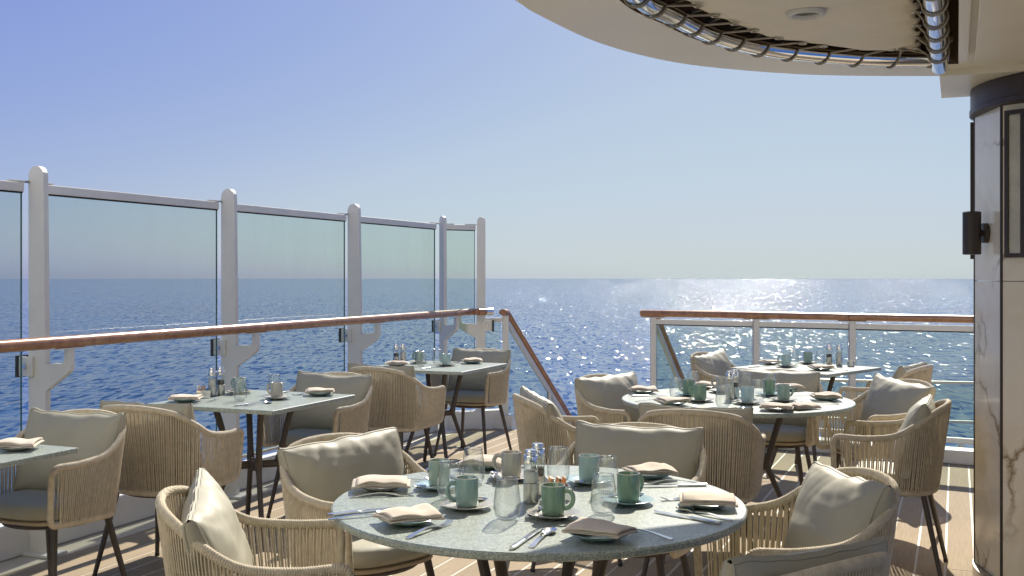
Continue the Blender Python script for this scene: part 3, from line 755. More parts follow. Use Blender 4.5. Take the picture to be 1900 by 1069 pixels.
def cushion_mesh(seed, Wd=.555, Hd=.365, T=.072):
    mb = MB(); na, nb = 40, 30; sv = Vector((seed * 7.3, seed * 3.1, seed))
    rnd = random.Random(seed)
    dents = [(rnd.uniform(-.8, .8), rnd.uniform(.55, 1.0), rnd.uniform(.10, .2), rnd.uniform(.35, .7)) for _ in range(7)]
    topw = [rnd.uniform(-.012, .012) for _ in range(6)]
    def half(a, b, sg):
        y = Wd / 2 * a * (1 - .035 * (1 - b * b) - .0 * b)
        sag = .055 * (1 - a * a) ** 1 if b > 0 else .03 * (1 - a * a)
        z = Hd / 2 * b * (1 - sag)
        z += (b > 0) * b * b * .012 * noise.noise(Vector((a * 3.2, seed * 2.2, 0)) )
        g = .030 * (1 - max(0, b) ** 3 * .5)
        core = max(0, (1 - abs(a) ** 2.6)) ** .62 * max(0, (1 - abs(b) ** 2.4)) ** .6
        x = g + (T - .01) * core * (1.12 if b < 0 else 1) * (1 + .12 * noise.noise(Vector((a * 1.1, b * 1.1, sg * 3)) + sv))
        if abs(b) == 1: x = g * .6
        wr = 0
        for (ca, cb, wd_, amp) in dents:      # short creases running in from the top seam
            dd = (a - ca + .35 * (b - cb) * (1 if ca > 0 else -1)) / wd_
            wr -= amp * .009 * math.exp(-dd * dd * 5) * max(0, min(1, (b - .1) / .6)) * core ** .3
        for ca in (-1, 1):                      # pull lines from the corners
            for cb in (-1, 1):
                dx, dz = abs(a - ca), abs(b - cb); rr = math.hypot(dx, dz); an = math.atan2(dz, dx + 1e-6)
                wr += .0055 * math.exp(-rr * 2.2) * math.sin(an * 9 + seed + ca * 2 + cb) * min(1, rr * 4) * core ** .4
        wr += .0022 * noise.noise(Vector((a * 4, b * 3.2, sg)) + sv) * core ** .3
        wr += .0028 * noise.noise(Vector((a * 2.2 + b * 3, b * 7, sg)) + sv) * core ** .3
        return Vector((sg * (x + wr), y, z))
    A = [-1 + 2 * i / na for i in range(na + 1)]; B = [-1 + 2 * j / nb for j in range(nb + 1)]
    A = [math.copysign(abs(a) ** .85, a) for a in A]; B = [math.copysign(abs(b) ** .85, b) for b in B]
    F = [[half(a, b, 1) for a in A] for b in B]; K = [[half(a, b, -1) for a in A] for b in B]
    mb.grid(F); mb.grid(K, True)
    for side in (0, na):                         # boxed sides
        mb.grid([[F[j][side].lerp(K[j][side], t) + Vector((0, (1 if side else -1) * .008 * math.sin(math.pi * t), 0)) for t in (0, .25, .5, .75, 1)] for j in range(nb + 1)])
    for j in (0, nb):
        mb.grid([[F[j][i].lerp(K[j][i], t) + Zv * ((1 if j else -1) * .006 * math.sin(math.pi * t)) for t in (0, .5, 1)] for i in range(na + 1)])
    pm = MB()
    for G in (F, K):
        loop = [G[0][i] for i in range(na)] + [G[j][na] for j in range(nb)] + [G[nb][i] for i in range(na, 0, -1)] + [G[j][0] for j in range(nb, 0, -1)]
        pm.tube(loop, .0027, 6, closed=True)
    return mb.mesh('back_cushion', 'vinyl', merge=.0006, autosharp=62), pm.mesh('piping', 'vinyl', autosharp=0)
def seat_cushion_mesh(seed):
    mb = MB(); nr, na = 16, 72; rows = []; sv = Vector((seed, 5, 1))
    def ring(r, z, wig=0):
        row = []
        for k in range(na + 1):
            a = 2 * math.pi * (k % na) / na; ca, sa = math.cos(a), math.sin(a); e = 3.0
            rr = 1 / (abs(ca) ** e + abs(sa) ** e) ** (1 / e)
            w_ = wig * (noise.noise(Vector((ca * 5, sa * 5, seed))) + .6 * noise.noise(Vector((ca * 14, sa * 14, seed + 4))))
            row.append(Vector((.015 + .235 * r * rr * ca, .235 * r * rr * sa, z + w_)))
        return row
    prof = [(.0, .0), (.9, .0), (.97, .006), (1.0, .018), (1.012, .026), (1.0, .034), (.99, .044), (.965, .055), (.92, .063), (.84, .068), (.7, .0715), (.45, .074), (.2, .075), (.0, .075)]
    rows = [ring(r, z, .0035 if .8 < r and z > .03 else (.002 if z > .05 and r > .1 else 0)) for r, z in prof]
    mb.grid(rows); return mb.mesh('seat_cushion', 'vinyl', merge=.0004, autosharp=50)
def leg_mesh(sx, sy):
    a = Vector((.165 * sx + .0, .175 * sy, .415)); b = Vector((.255 * sx - .01, .245 * sy, .012))
    P = [a.lerp(b, t) for t in (0, .5, 1)]
    return MB().tube(P, [.0165, .0145, .0115], 12).mesh('leg', 'leg_metal')
def foot_mesh(sx, sy):
    b = Vector((.255 * sx - .01, .245 * sy, .0005)); return MB().lathe([(.0125, 0), (.0135, .006), (.0125, .014)], 12, tuple(b)).mesh('foot_cap', 'dark')
frame_me = make_frame_mesh(); rope_me = make_rope_mesh()
cmesh = [cushion_mesh(s) for s in range(1, 8)]
smesh = [seat_cushion_mesh(s) for s in range(3)]
legs = [(leg_mesh(sx, sy), foot_mesh(sx, sy)) for sx in (-1, 1) for sy in (-1, 1)]
def seat_pan():
    mb = MB(); na = 60; 
    def ring(r, z):
        row = []
        for k in range(na + 1):
            a = 2 * math.pi * (k % na) / na; ca, sa = math.cos(a), math.sin(a); rr = 1 / (abs(ca) ** 3 + abs(sa) ** 3) ** (1 / 3)
            row.append(Vector((.012 + .232 * r * rr * ca, .232 * r * rr * sa, z)))
        return row
    mb.grid([ring(r, z) for r, z in ((0, .404), (.9, .404), (1, .410), (1, .420), (.96, .424), (0, .424))]); return mb.mesh('seat_pan', 'seat_shell', merge=.0004)
pan_me = seat_pan()
sub_me = MB().tube([(.18 * math.cos(a) * 1.12, .18 * math.sin(a) * 1.12, .394) for a in [2 * math.pi * k / 28 for k in range(28)]], .012, 8, closed=True).mesh('under_frame', 'leg_metal')
def chair(x, y, face, label, cs, ss_=0, lean=16, slump=0, cx=-.125, cy=0, group='woven armchairs around the tables', spin=0):
    rs = random.Random(int(x * 1000)); face += rs.uniform(-1.5, 1.5)
    t = thing('woven_armchair', label, 'armchair', (x, y, 0), R(face), group)
    t.scale = (.86, .915, 1)
    obj('woven_frame', frame_me, t)
    o = obj('rope_weave', rope_me, t); o['kind'] = 'stuff'
    obj('seat_pan', pan_me, t); obj('under_frame', sub_me, t)
    for a, b in legs: l = obj('leg', a, t); obj('foot_cap', b, l)
    obj('seat_cushion', smesh[ss_ % 3], t, (0, 0, .4255))
    lr = R(lean); h = .20
    bc = obj('back_cushion', cmesh[cs % 7][0], t, (cx - math.sin(lr) * .0, cy, .645), (R(slump), -lr, R(spin)))
    obj('piping', cmesh[cs % 7][1], bc)
    return t

chair(-1.94, 4.51, 247.5, 'woven rope armchair facing camera at left edge, behind the cut-off square table', 0, 0, 17)
chair(-1.655, 5.13, 69, 'woven rope armchair with its back to camera, at the middle square table by the screen', 1, 1, 15)
chair(-1.13, 6.35, 247.5, 'woven rope armchair facing camera on the far side of the middle square table', 2, 2, 17)
chair(-.80, 7.19, 62, 'woven rope armchair with its back to camera, at the far square table by the screen', 3, 0, 15)
chair(-.31, 8.50, 244, 'woven rope armchair facing camera beside the stair balustrade, at the far square table', 4, 1, 17)
chair(-.71, 2.97, 12, 'woven rope armchair in the left foreground facing right to the near round table', 5, 2, 20, 4)
chair(-.52, 3.82, -48, 'woven rope armchair behind the left side of the near round table, cushion facing camera', 6, 0, 17, 3)
chair(.44, 4.08, -112, 'woven rope armchair behind the near round table, back to back with another chair', 0, 1, 15)
chair(.86, 3.2, 187, 'woven rope armchair at the right of the near round table, cushion partly shaded', 1, 2, 20, 3)
chair(.55, 2.43, 124, 'woven rope armchair cut off at bottom right, its cushion top in shade', 3, 0, 17, 3)
chair(.27, 5.38, 12, 'woven rope armchair at the left of the farther round table, seen from its side', 4, 2, 20, 3)
chair(.66, 6.25, -45, 'woven rope armchair behind left of the farther round table, in front of the gap', 5, 0, 17)
chair(1.60, 6.56, -112, 'woven rope armchair behind the farther round table, cushion just above the table', 6, 1, 16)
chair(2.06, 6.02, 197, 'woven rope armchair right of the farther round table, second from the railing', 0, 2, 20, -3)
chair(1.84, 5.18, 155, 'woven rope armchair at front right of the farther round table, beside the column', 2, 0, 19, 2)
chair(.875, 4.98, 70, 'woven rope armchair seen from behind in the middle, at the farther round table', 3, 1, 15)
chair(2.56, 7.26, 140, 'woven rope armchair nearest the right railing, facing left at the far square table', 4, 2, 19)
chair(1.64, 8.16, -38, 'woven rope armchair left of the far right square table, against the railing glass', 5, 0, 19, 3)

# ================================================================ TABLES
TT = .75
def table(x, y, shape, rot, label, half, th=.022):
    t = thing('cafe_table', label, 'table', (x, y, 0), rot, 'stone topped cafe tables')
    if shape == 'round':
        mb = MB().lathe([(0, TT - th), (half - .006, TT - th), (half - .001, TT - th + .004), (half, TT - th + .008), (half, TT - .004), (half - .004, TT), (0, TT)], 128)
    else:
        mb = MB().box(-half, half, -half, half, TT - th, TT)
    o = obj('tabletop', mb.mesh('tabletop', 'stone', merge=.00005 if shape == 'round' else 0, autosharp=30), t)
    if shape != 'round': bevel(o, .004, 2)
    k = 1.0 if shape == 'round' else .82
    zh = .40
    for q in range(4):
        a = R(45 + 90 * q); d = Vector((math.cos(a), math.sin(a), 0)); P = []
        for r, z in ((.24, TT - th - .012), (.205, .62), (.165, .47), (.15, .41), (.168, .36), (.235, .2), (.315, .008)): P.append(d * r * k * 1.05 + Zv * z)
        P = spline(P, 22)
        obj('leg', MB().tube(P, [.0175 - .004 * (i / 21) + (.006 * math.exp(-((i - 10) / 2.5) ** 2)) for i in range(22)], 12).mesh('leg', 'leg_metal'), t)
        e = d * .148 * k * 1.05 + Zv * zh
        obj('cross_arm', MB().tube([d * .02 + Zv * zh, e], .019, 10, flat=(1.15, .7)).mesh('cross_arm', 'leg_metal'), t)
        obj('mount_pad', MB().tube([P[0] + Zv * -.002, P[0] + Zv * .0115], .03, 14).mesh('mount_pad', 'leg_metal'), t)
    obj('hub', MB().lathe([(0, zh - .03), (.03, zh - .03), (.034, zh - .02), (.034, zh + .02), (.03, zh + .03), (0, zh + .03)], 20).mesh('hub', 'leg_metal'), t)
    return t
ROT = -A22
table(.077, 3.15, 'round', R(14), 'round stone topped table in the foreground laid for six', .6)
table(1.2, 5.74, 'round', R(30), 'round stone topped table farther back laid for six', .61)
table(-1.38, 5.75, 'square', ROT, 'square stone topped table in the middle of the row along the glass screen', .39)
table(-.56, 7.88, 'square', ROT, 'square stone topped table at the far end of the row by the stair gap', .4)
table(-2.19, 3.91, 'square', ROT, 'square stone topped table cut off by the left edge of the picture', .4)
table(2.12, 7.73, 'square', R(45), 'square stone topped table at the back right against the railing', .385)

# ================================================================ TABLEWARE
def plate_me(col):
    return MB().lathe([(0, .0), (.036, .0), (.038, .002), (.055, .006), (.076, .016), (.0785, .0185), (.077, .0195), (.055, .0095), (.036, .006), (0, .0055)], 56).mesh('plate', 'glaze_' + col, merge=.00005, autosharp=70)
def saucer_me(col):
    return MB().lathe([(0, 0), (.03, 0), (.032, .002), (.06, .008), (.0735, .0135), (.074, .015), (.0725, .0155), (.055, .0105), (.03, .0065), (.027, .006), (0, .006)], 56).mesh('saucer', 'glaze_' + col, merge=.00005, autosharp=70)
PL = {c: plate_me(c) for c in ('sage', 'blue', 'cream', 'teal')}
SA_ = {c: saucer_me(c) for c in ('cream', 'blue', 'sage', 'grey')}
MUGH = .082
mug_body = {}
for c in ('green', 'sage', 'teal', 'pale_teal', 'grey', 'blue'):
    mug_body[c] = MB().lathe([(0, .002), (.024, .002), (.025, 0), (.028, 0), (.0315, .005), (.0328, .015), (.033, MUGH - .002), (.0322, MUGH), (.0305, MUGH - .001), (.030, .015), (.026, .007), (0, .006)], 48).mesh('mug_body', 'glaze_' + c, merge=.00005, autosharp=70)
hp = spline([(.031, 0, .066), (.046, 0, .069), (.057, 0, .058), (.057, 0, .040), (.047, 0, .025), (.0315, 0, .02)], 18)
mug_handle = {c: MB().tube(hp, .0044, 9, flat=(1, 1.5), up=Vector((0, 1, 0))).mesh('handle', 'glaze_' + c) for c in mug_body}
mug_rim = MB().tube([(.0315 * math.cos(a), .0315 * math.sin(a), MUGH - .0006) for a in [2 * math.pi * k / 48 for k in range(48)]], .0013, 6, closed=True).mesh('rim', 'glaze_cream')
gprof = [(0, .0), (.021, .0), (.026, .002), (.033, .013), (.0368, .030), (.0372, .042), (.0345, .070), (.0305, .098), (.0285, .111), (.0277, .1115), (.027, .111), (.029, .098), (.033, .070), (.0355, .042), (.0352, .031), (.0315, .016), (.024, .008), (0, .007)]
glass_me = MB().lathe([(r, z) for r, z in gprof], 44).mesh('tumbler', 'clear_glass', merge=.00005, autosharp=0)
def spoon_me(L=.19, bw=.021, bl=.056):
    mb = MB(); N = 30; top = []; 
    rows_t = []; rows_b = []
    for i in range(N + 1):
        f = i / N; x = -L / 2 + L * f; xb = L - bl
        s = L * f
        if s < xb:
            g = s / xb; wd_ = .0085 * (1 - .62 * g ** .7) ; z = .0018 + .010 * math.sin(math.pi * min(1, g * 1.0)) * .75 * g ** .6; dep = 0
            if i == 0: wd_ *= .55
        else:
            g = (s - xb) / bl; wd_ = bw * math.sqrt(max(0, 1 - (2 * g - 1) ** 2 * .985)) * (1 - .12 * (g)); wd_ = max(wd_, .0032); z = .0085 - .0015 * g; dep = .0075 * math.sin(math.pi * min(1, max(0, g)))
        rt = []; rb = []
        for j in range(9):
            q = -1 + j / 4; zz = z - dep * (1 - q * q)
            rt.append(Vector((x, q * wd_, zz + .0011))); rb.append(Vector((x, q * wd_, zz - .0011)))
        rows_t.append(rt); rows_b.append(rb)
    mb.grid(rows_t); mb.grid(rows_b, True)
    for e in (0, 8): mb.grid([[a[e], b[e]] for a, b in zip(rows_t, rows_b)])
    for e in (0, N): mb.grid([rows_t[e], rows_b[e]])
    return mb.mesh('spoon', 'steel', merge=.00002, autosharp=60)
def knife_me(L=.215):
    mb = MB(); N = 26; rt = []; rb = []
    for i in range(N + 1):
        f = i / N; x = -L / 2 + L * f
        if f < .45: wl = wr = .0062 + .0022 * (1 - f / .45); th = .0042
        else:
            g = (f - .45) / .55; wl = .0062; wr = .0115 * min(1, .55 + g * 2.5) * math.sqrt(max(.01, 1 - max(0, (g - .6) / .4) ** 2.2)); th = .0013
            wl *= math.sqrt(max(.05, 1 - max(0, (g - .8) / .2) ** 3))
        if i == 0: wl *= .7; wr *= .7
        r1 = []; r2 = []
        for q in (-1, -.6, 0, .6, 1):
            y = q * (wl if q < 0 else wr); e = th * (1 - .55 * q * q)
            r1.append(Vector((x, y, .0043 + e))); r2.append(Vector((x, y, .0043 - e)))
        rt.append(r1); rb.append(r2)
    mb.grid(rt); mb.grid(rb, True)
    for e in (0, 4): mb.grid([[a[e], b[e]] for a, b in zip(rt, rb)])
    for e in (0, N): mb.grid([rt[e], rb[e]])
    return mb.mesh('knife', 'steel', merge=.00002, autosharp=60)
def fork_me(L=.195):
    mb = MB()
    def strip(pts_):   # (x, y, z, halfwidth)
        t_ = [[Vector((x, y - h, z + .0011)), Vector((x, y, z + .0014)), Vector((x, y + h, z + .0011))] for x, y, z, h in pts_]
        b_ = [[Vector((x, y - h, z - .0011)), Vector((x, y, z - .0011)), Vector((x, y + h, z - .0011))] for x, y, z, h in pts_]
        mb.grid(t_); mb.grid(b_, True)
        for e in (0, 2): mb.grid([[a[e], b[e]] for a, b in zip(t_, b_)])
        for e in (0, -1): mb.grid([t_[e], b_[e]])
    xt = L / 2 - .052; base = []
    for i in range(21):
        f = i / 20; x = -L / 2 + (xt + L / 2) * f; g = f
        h = .0088 * (1 - .66 * min(1, g / .7) ** .8) if g < .78 else .0030 + (.0118 - .0030) * ((g - .78) / .22) ** .7
        base.append((x, 0, .002 + .012 * math.sin(math.pi * g * .95) * g ** .5, h * (.6 if i == 0 else 1)))
    strip(base); zb = base[-1][2]
    for k in range(4):
        y0 = -.0090 + k * .0060
        strip([(xt - .0005 + .0525 * t, y0 * (1 - .05 * t), zb - .004 * math.sin(math.pi * t * .9) + .006 * t * t, .0019 * (1 - .4 * t)) for t in (0, .2, .4, .6, .8, 1)])
    return mb.mesh('fork', 'steel', autosharp=60)
spoon_m, knife_m, fork_m, tea_m = spoon_me(), knife_me(), fork_me(), spoon_me(.135, .0145, .04)
def napkin_me(seed):
    rnd = random.Random(seed); mb = MB(); w_, d_ = .081 + rnd.uniform(-.006, .006), .058 + rnd.uniform(-.005, .006)
    # one cloth folded over itself: path across the folds, swept along the length
    path = []; nl = 4; lt = .0042
    for k in range(nl):
        sgn = 1 if k % 2 == 0 else -1; wx = w_ * (1 - .03 * k) - rnd.uniform(0, .006)
        for i in range(15): path.append((sgn * (-1 + 2 * i / 14) * wx, k * lt, k))
        if k < nl - 1:
            for a in (-50, 0, 50): path.append((sgn * (wx + .0035 * math.cos(R(a))), k * lt + lt / 2 + lt / 2 * math.sin(R(a)), k + .5))
    rows = []; ny = 14; sk_ = [rnd.uniform(-.012, .012) for _ in range(nl + 1)]
    b1, b2 = rnd.uniform(.006, .016), rnd.uniform(-.009, .009)
    for (px, pz, k) in path:
        row = []
        for j in range(ny + 1):
            f = -1 + 2 * j / ny; sh = sk_[int(k)] * (k + 1 - int(k) if False else 1)
            x = px + .006 * f * sk_[int(k)] * 60 * .2; y = f * d_ + sh * .35 + .003 * noise.noise(Vector((px * 30, k, seed)))
            wave = b1 * (1 - f * f) * (.25 + .75 * (k / nl)) * .8 + b2 * f * px / w_ + .011 * noise.noise(Vector((px * 17, y * 17, seed * 3))) * (.2 + k / nl) - .016 * max(0, abs(px) / w_ - .45) ** 1.5 - .006 * max(0, abs(f) - .6)
            row.append(Vector((x, y, pz + wave * (.45 + .55 * (k / nl)) + .012)))
        rows.append(row)
    mb.grid(rows)
    zm = min(p[2] for p in mb.v); mb.v = [(a, b, c - zm + .0015) for a, b, c in mb.v]
    return mb.mesh('napkin', 'napkin', autosharp=0, fixn=False)
nap = [napkin_me(s) for s in range(1, 6)]
def put(name, me, x, y, z, rz, label, cat, group=None):
    return tag(obj(name, me, None, (x, y, z), (0, 0, R(rz))), label, cat, group)
ZT = TT + .0006
cnt = [0]
def setting_plate(x, y, rz, col, place, nrot=0):
    put('side_plate', PL[col], x, y, ZT, 0, '%s side plate under napkin, %s' % ({'sage': 'sage green', 'blue': 'pale blue', 'cream': 'cream', 'teal': 'teal green'}[col], place), 'plate', 'side plates')
    cnt[0] += 1
    o = put('napkin', nap[cnt[0] % 5], x, y, ZT + .0135, rz, 'folded pinkish beige napkin, %s' % place, 'napkin', 'folded napkins')
    s = o.modifiers.new('s', 'SOLIDIFY'); s.thickness = .0024; s.offset = 0
CN = dict(green='dark green', sage='sage green', teal='grey teal', pale_teal='pale teal', grey='grey beige', blue='pale blue', cream='cream')
def mug(x, y, col, scol, hrot, place, spoon=None):
    put('saucer', SA_[scol], x, y, ZT, 0, '%s saucer under %s mug, %s' % (CN[scol], CN[col], place), 'saucer', 'saucers')
    t = thing('mug', '%s ceramic mug, %s' % (CN[col], place), 'mug', (x, y, ZT + .0066), R(hrot), 'ceramic mugs')
    obj('mug_body', mug_body[col], t); obj('handle', mug_handle[col], t); obj('rim', mug_rim, t)
    if spoon is not None:
        d = Vector((math.cos(R(spoon)), math.sin(R(spoon)), 0)); c = Vector((x, y, 0)) + Vector((-d.y, d.x, 0)) * .049
        o = put('teaspoon', tea_m, c.x, c.y, ZT + .0085, spoon, 'teaspoon on saucer of %s mug, %s' % (CN[col], place), 'teaspoon', 'teaspoons')
rim_me = MB().tube([(.0278 * math.cos(a), .0278 * math.sin(a), .1112) for a in [2 * math.pi * k / 44 for k in range(44)]], .0011, 6, closed=True).mesh('rim', 'rim_glass')
def tumbler(x, y, place):
    t = thing('tumbler', 'clear glass tumbler, %s' % place, 'glass', (x, y, ZT), random.uniform(0, 1.5), 'glass tumblers')
    obj('bowl', glass_me, t); obj('rim', rim_me, t)
def cutlery(kind, a, b, place):
    # a = handle end, b = working end
    me = dict(fork=fork_m, knife=knife_m, spoon=spoon_m)[kind]; d = Vector(b) - Vector(a); c = (Vector(a) + Vector(b)) / 2
    put(kind, me, c.x, c.y, ZT + .0002, math.degrees(math.atan2(d.y, d.x)), 'steel %s, %s' % (kind, place), kind, 'table cutlery')
gr_low = MB().lathe([(0, 0), (.0215, 0), (.0225, .002), (.0225, .058), (.0215, .059)], 36).mesh('grinder_base', 'brushed', merge=.00005)
gr_tube = MB().lathe([(.0205, .059), (.0215, .0595), (.0215, .112), (.0195, .1125), (.0195, .0595)], 36).mesh('clear_barrel', 'clear_glass', autosharp=0)
gr_fill_s = MB().lathe([(0, .0592), (.019, .0595), (.019, .092), (.014, .096), (0, .094)], 28).mesh('salt_fill', 'salt', merge=.00005)
gr_fill_p = MB().lathe([(0, .0592), (.019, .0595), (.019, .082), (.014, .085), (0, .083)], 28).mesh('pepper_fill', 'pepper', merge=.00005)
gr_cap = MB().lathe([(0, .112), (.0225, .1125), (.0228, .114), (.0228, .136), (.0215, .139), (.015, .140), (.0145, .143), (.0175, .1435), (.0178, .151), (.016, .154), (0, .1545)], 36).mesh('grinder_cap', 'steel', merge=.00005)
def grinder(x, y, fill, place):
    t = thing('%s_grinder' % fill, 'steel and clear %s grinder, %s' % (fill, place), 'grinder', (x, y, ZT), 0, 'salt and pepper grinders')
    obj('grinder_base', gr_low, t); obj('clear_barrel', gr_tube, t); obj('fill', gr_fill_s if fill == 'salt' else gr_fill_p, t); obj('grinder_cap', gr_cap, t)
def caddy(x, y, rz, place, n=9):
    t = thing('sugar_caddy', 'small steel caddy of sugar packets %s' % place, 'caddy', (x, y, ZT), R(rz), 'sugar caddies')
    obj('tray', MB().box(-.036, .036, -.026, .026, 0, .004).box(-.036, .036, -.026, -.0235, .004, .042).box(-.036, .036, .0235, .026, .004, .042).box(-.036, -.0335, -.0235, .0235, .004, .042).box(.0335, .036, -.0235, .0235, .004, .042).mesh('tray', 'steel'), t)
    rnd = random.Random(int(x * 100))
    for k in range(n):
        o = obj('sugar_packet', MB().box(-.0012, .0012, -.0205, .0205, 0, .06).mesh('sugar_packet', 'packet_tan' if k % 3 else 'packet_white'), None)
        o.rotation_euler = (0, R(rnd.uniform(-9, 16) ), R(rz))
        lx = -.027 + k * .0055; ca, sa = math.cos(R(rz)), math.sin(R(rz))
        o.location = (x + lx * ca, y + lx * sa, ZT + .0052 + rnd.uniform(0, .001))
        tag(o, 'paper sugar packet in steel caddy, %s' % place, 'sugar packet', 'sugar packets ' + place)

# --- near round table
N1 = 'of near round table'
setting_plate(-.404, 3.308, 5, 'cream', 'left place ' + N1)
setting_plate(-.278, 2.855, 28, 'sage', 'front left place ' + N1)
setting_plate(.218, 2.691, -32, 'teal', 'front right place ' + N1)
setting_plate(.557, 3.062, -8, 'sage', 'right place ' + N1)
setting_plate(.452, 3.512, 12, 'blue', 'back right place ' + N1)
setting_plate(-.087, 3.679, -20, 'sage', 'back left place ' + N1)
mug(-.128, 3.04, 'teal', 'cream', 200, 'front left ' + N1, 10)
mug(.113, 2.932, 'green', 'grey', -25, 'at the front centre ' + N1, 65)
mug(.337, 3.105, 'green', 'blue', 40, 'at the right side ' + N1, 15)
mug(.245, 3.411, 'pale_teal', 'blue', 60, 'at the back right ' + N1, 190)
mug(-.002, 3.475, 'grey', 'cream', 165, 'behind the grinders ' + N1, 100)
mug(-.226, 3.325, 'sage', 'blue', 100, 'at the left side ' + N1, 170)
for x, y, p in ((-.013, 2.906, 'standing alone at the front centre '), (.253, 2.958, 'at the front right, beside a green mug '), (-.184, 3.157, 'at the left, in front of a sage mug '), (-.123, 3.411, 'at the back left '), (.148, 3.429, 'behind the grinders '), (.288, 3.251, 'at the back right, before the pale teal mug ')): tumbler(x, y, p + N1)
grinder(.055, 3.118, 'salt', 'in front at the centre ' + N1); grinder(.078, 3.235, 'pepper', 'behind the salt at the centre ' + N1)
caddy(.132, 3.165, 10, 'at the centre ' + N1)
cutlery('fork', (-.262, 2.69), (-.165, 2.985 - .13), 'beside the front left napkin ' + N1)
cutlery('knife', (-.49, 2.95), (-.33, 3.03), 'at the left rim ' + N1)
cutlery('spoon', (-.475, 2.905), (-.345, 2.965), 'at the left rim next to a knife ' + N1)
cutlery('knife', (.0, 2.585), (.075, 2.78), 'at the front rim ' + N1); cutlery('spoon', (.042, 2.587), (.108, 2.79), 'at the front rim beside a knife ' + N1)
cutlery('fork', (.385, 2.69), (.27, 2.79), 'beside the front right napkin ' + N1)
cutlery('knife', (.56, 2.84), (.39, 3.0), 'at the right rim ' + N1); cutlery('spoon', (.59, 2.885), (.465, 3.03), 'resting by the knife at the right rim ' + N1)
cutlery('fork', (.62, 3.18), (.45, 3.15), 'behind the right napkin ' + N1)
cutlery('knife', (.61, 3.37), (.40, 3.345), 'at the back right rim ' + N1); cutlery('fork', (.585, 3.42), (.40, 3.40), 'beside the knife at the back right rim ' + N1)
cutlery('fork', (-.48, 3.19), (-.295, 3.225), 'before the left napkin ' + N1); cutlery('spoon', (-.40, 3.43), (-.245, 3.46), 'behind the left napkin ' + N1)
cutlery('fork', (.04, 3.70), (-.06, 3.535), 'beside the back left napkin ' + N1); cutlery('knife', (-.28, 3.62), (-.17, 3.465), 'at the back left ' + N1)
# --- farther round table
N2 = 'of farther round table'
setting_plate(.733, 6.02, 3, 'sage', 'left place ' + N2)
setting_plate(.817, 5.472, 24, 'teal', 'front left place ' + N2)
setting_plate(1.296, 5.254, -18, 'cream', 'front right place ' + N2)
setting_plate(1.665, 5.686, -6, 'sage', 'right place ' + N2)
setting_plate(1.58, 6.18, 10, 'blue', 'back right place ' + N2)
setting_plate(1.144, 6.27, -15, 'cream', 'back left place ' + N2)
mug(.989, 5.637, 'green', 'cream', 150, 'left of centre ' + N2, 20)
mug(.972, 5.90, 'green', 'blue', 150, 'at the back left ' + N2)
mug(1.214, 5.53, 'blue', 'cream', 150, 'in front of the grinder ' + N2, 10)
mug(1.428, 5.64, 'sage', 'cream', 20, 'right of centre ' + N2, 30)
mug(1.418, 5.916, 'green', 'blue', 60, 'at the back right ' + N2)
mug(1.188, 6.07, 'grey', 'grey', 150, 'behind the grinder ' + N2)
for x, y, p in ((.883, 5.761, 'at the left '), (1.04, 6.16, 'at the back left '), (1.055, 5.365, 'at the front, standing alone '), (1.32, 6.06, 'behind the blue mug '), (1.30, 5.66, 'right of the grinder '), (1.46, 6.06, 'at the back right ')): tumbler(x, y, p + N2)
grinder(1.158, 5.70, 'salt', 'at the centre ' + N2); grinder(1.205, 5.80, 'pepper', 'behind the salt at the centre ' + N2)
cutlery('fork', (.845, 5.24), (.92, 5.40), 'beside the front left napkin ' + N2)
cutlery('knife', (1.05, 5.15), (1.115, 5.34), 'at the front rim ' + N2); cutlery('spoon', (1.098, 5.15), (1.155, 5.34), 'at the front rim beside a knife ' + N2)
cutlery('fork', (.65, 5.62), (.83, 5.60), 'at the left rim ' + N2); cutlery('knife', (.66, 5.87), (.86, 5.90), 'before the left napkin ' + N2)
cutlery('fork', (1.68, 5.50), (1.50, 5.58), 'before the right napkin ' + N2); cutlery('knife', (1.73, 5.92), (1.53, 5.88), 'at the right rim ' + N2)
t_ = put('napkin', nap[2], 1.435, 5.33, ZT + .002, 28, 'loose pinkish napkin lying flat on the front right rim ' + N2, 'napkin', 'folded napkins')
s_ = t_.modifiers.new('s', 'SOLIDIFY'); s_.thickness = .0024; s_.offset = 0
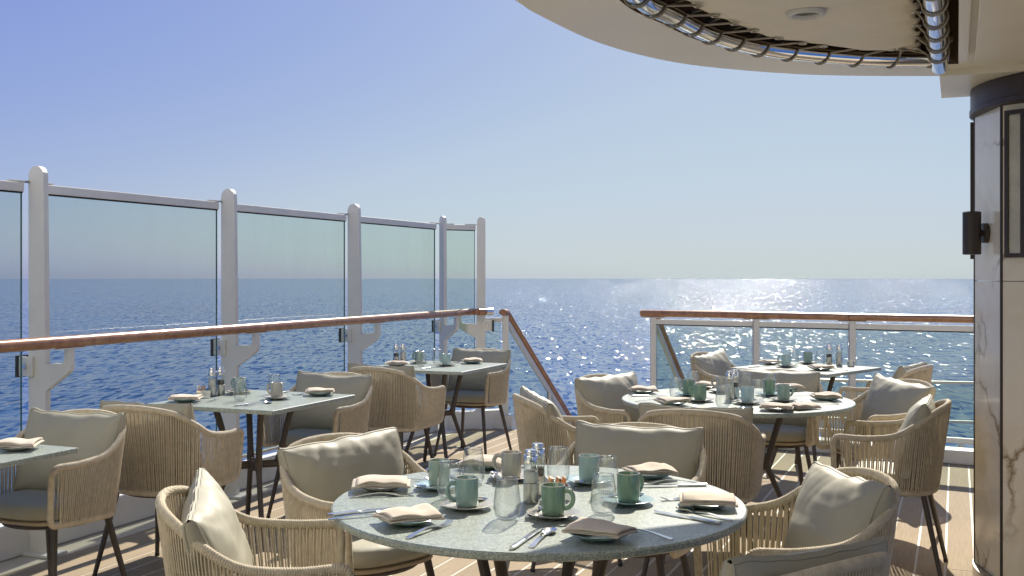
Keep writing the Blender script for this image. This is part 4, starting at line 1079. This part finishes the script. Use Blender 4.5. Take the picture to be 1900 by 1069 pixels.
# --- middle square table
N3 = 'of middle square table'
setting_plate(-1.06, 5.92, 8, 'sage', 'at the far side ' + N3); setting_plate(-1.715, 5.63, 6, 'sage', 'at the near side ' + N3)
mug(-1.257, 5.735, 'grey', 'cream', 160, 'near the centre ' + N3, 200); mug(-1.53, 6.02, 'sage', 'cream', 150, 'at the back left ' + N3, 20)
tumbler(-1.325, 5.98, 'behind the grey mug ' + N3); tumbler(-1.433, 5.66, 'at the front left ' + N3)
grinder(-1.645, 5.885, 'salt', 'at the left side ' + N3); grinder(-1.612, 5.935, 'pepper', 'at the left side ' + N3)
caddy(-1.67, 5.80, 20, 'at the left side ' + N3, 6)
cutlery('knife', (-1.40, 5.42), (-1.29, 5.60), 'at the near edge ' + N3); cutlery('spoon', (-1.355, 5.41), (-1.24, 5.58), 'beside the knife at the near edge ' + N3)
cutlery('fork', (-1.63, 5.50), (-1.57, 5.67), 'beside the near napkin ' + N3); cutlery('fork', (-1.08, 6.04), (-1.20, 5.91), 'beside the far napkin ' + N3)
cutlery('knife', (-1.27, 6.10), (-1.36, 6.05 - .15), 'at the back edge ' + N3)
# --- far square table
N4 = 'of square table by stairs'
setting_plate(-.30, 8.08, 8, 'teal', 'at the far side ' + N4); setting_plate(-.84, 7.84, 5, 'cream', 'at the near side ' + N4)
mug(-.482, 7.865, 'pale_teal', 'cream', 150, 'near the front ' + N4, 20); mug(-.70, 8.10, 'green', 'cream', 150, 'at the back ' + N4)
tumbler(-.56, 8.02, 'beside the pale teal mug ' + N4); tumbler(-.665, 7.83, 'at the front left ' + N4)
grinder(-.862, 7.985, 'pepper', 'at the left side ' + N4); grinder(-.812, 8.0, 'salt', 'at the left side ' + N4)
cutlery('knife', (-.62, 7.62), (-.53, 7.75), 'at the near edge ' + N4); cutlery('fork', (-.33, 8.22), (-.43, 8.09), 'by the far napkin ' + N4)
# --- cut off square table
N5 = 'of square table cut off at left'
setting_plate(-1.875, 4.07, 6, 'cream', 'at the far corner ' + N5)
# --- far right square table
N6 = 'of far right square table'
setting_plate(2.155, 7.48, 6, 'sage', 'at the front ' + N6); setting_plate(1.93, 7.98, 10, 'cream', 'at the back left ' + N6)
mug(1.985, 7.765, 'pale_teal', 'cream', 160, 'at the left ' + N6, 10); mug(2.22, 8.05, 'sage', 'cream', 60, 'at the back ' + N6)
tumbler(2.075, 7.90, 'behind the pale teal mug ' + N6); tumbler(2.25, 7.83, 'at the centre ' + N6)
grinder(2.345, 7.93, 'pepper', 'at the right ' + N6); grinder(2.41, 7.90, 'salt', 'at the right ' + N6)
tag(obj('steel_pot', MB().lathe([(0, 0), (.022, 0), (.025, .003), (.026, .04), (.0245, .04), (.0235, .004), (0, .003)], 28).mesh('steel_pot', 'brushed', merge=.00005), None, (2.465, 7.80, ZT)), 'small steel sugar pot on the right corner ' + N6, 'pot')
cutlery('knife', (1.72, 7.72), (1.87, 7.80), 'at the left corner ' + N6); cutlery('fork', (2.33, 7.47), (2.27, 7.62), 'beside the front napkin ' + N6)
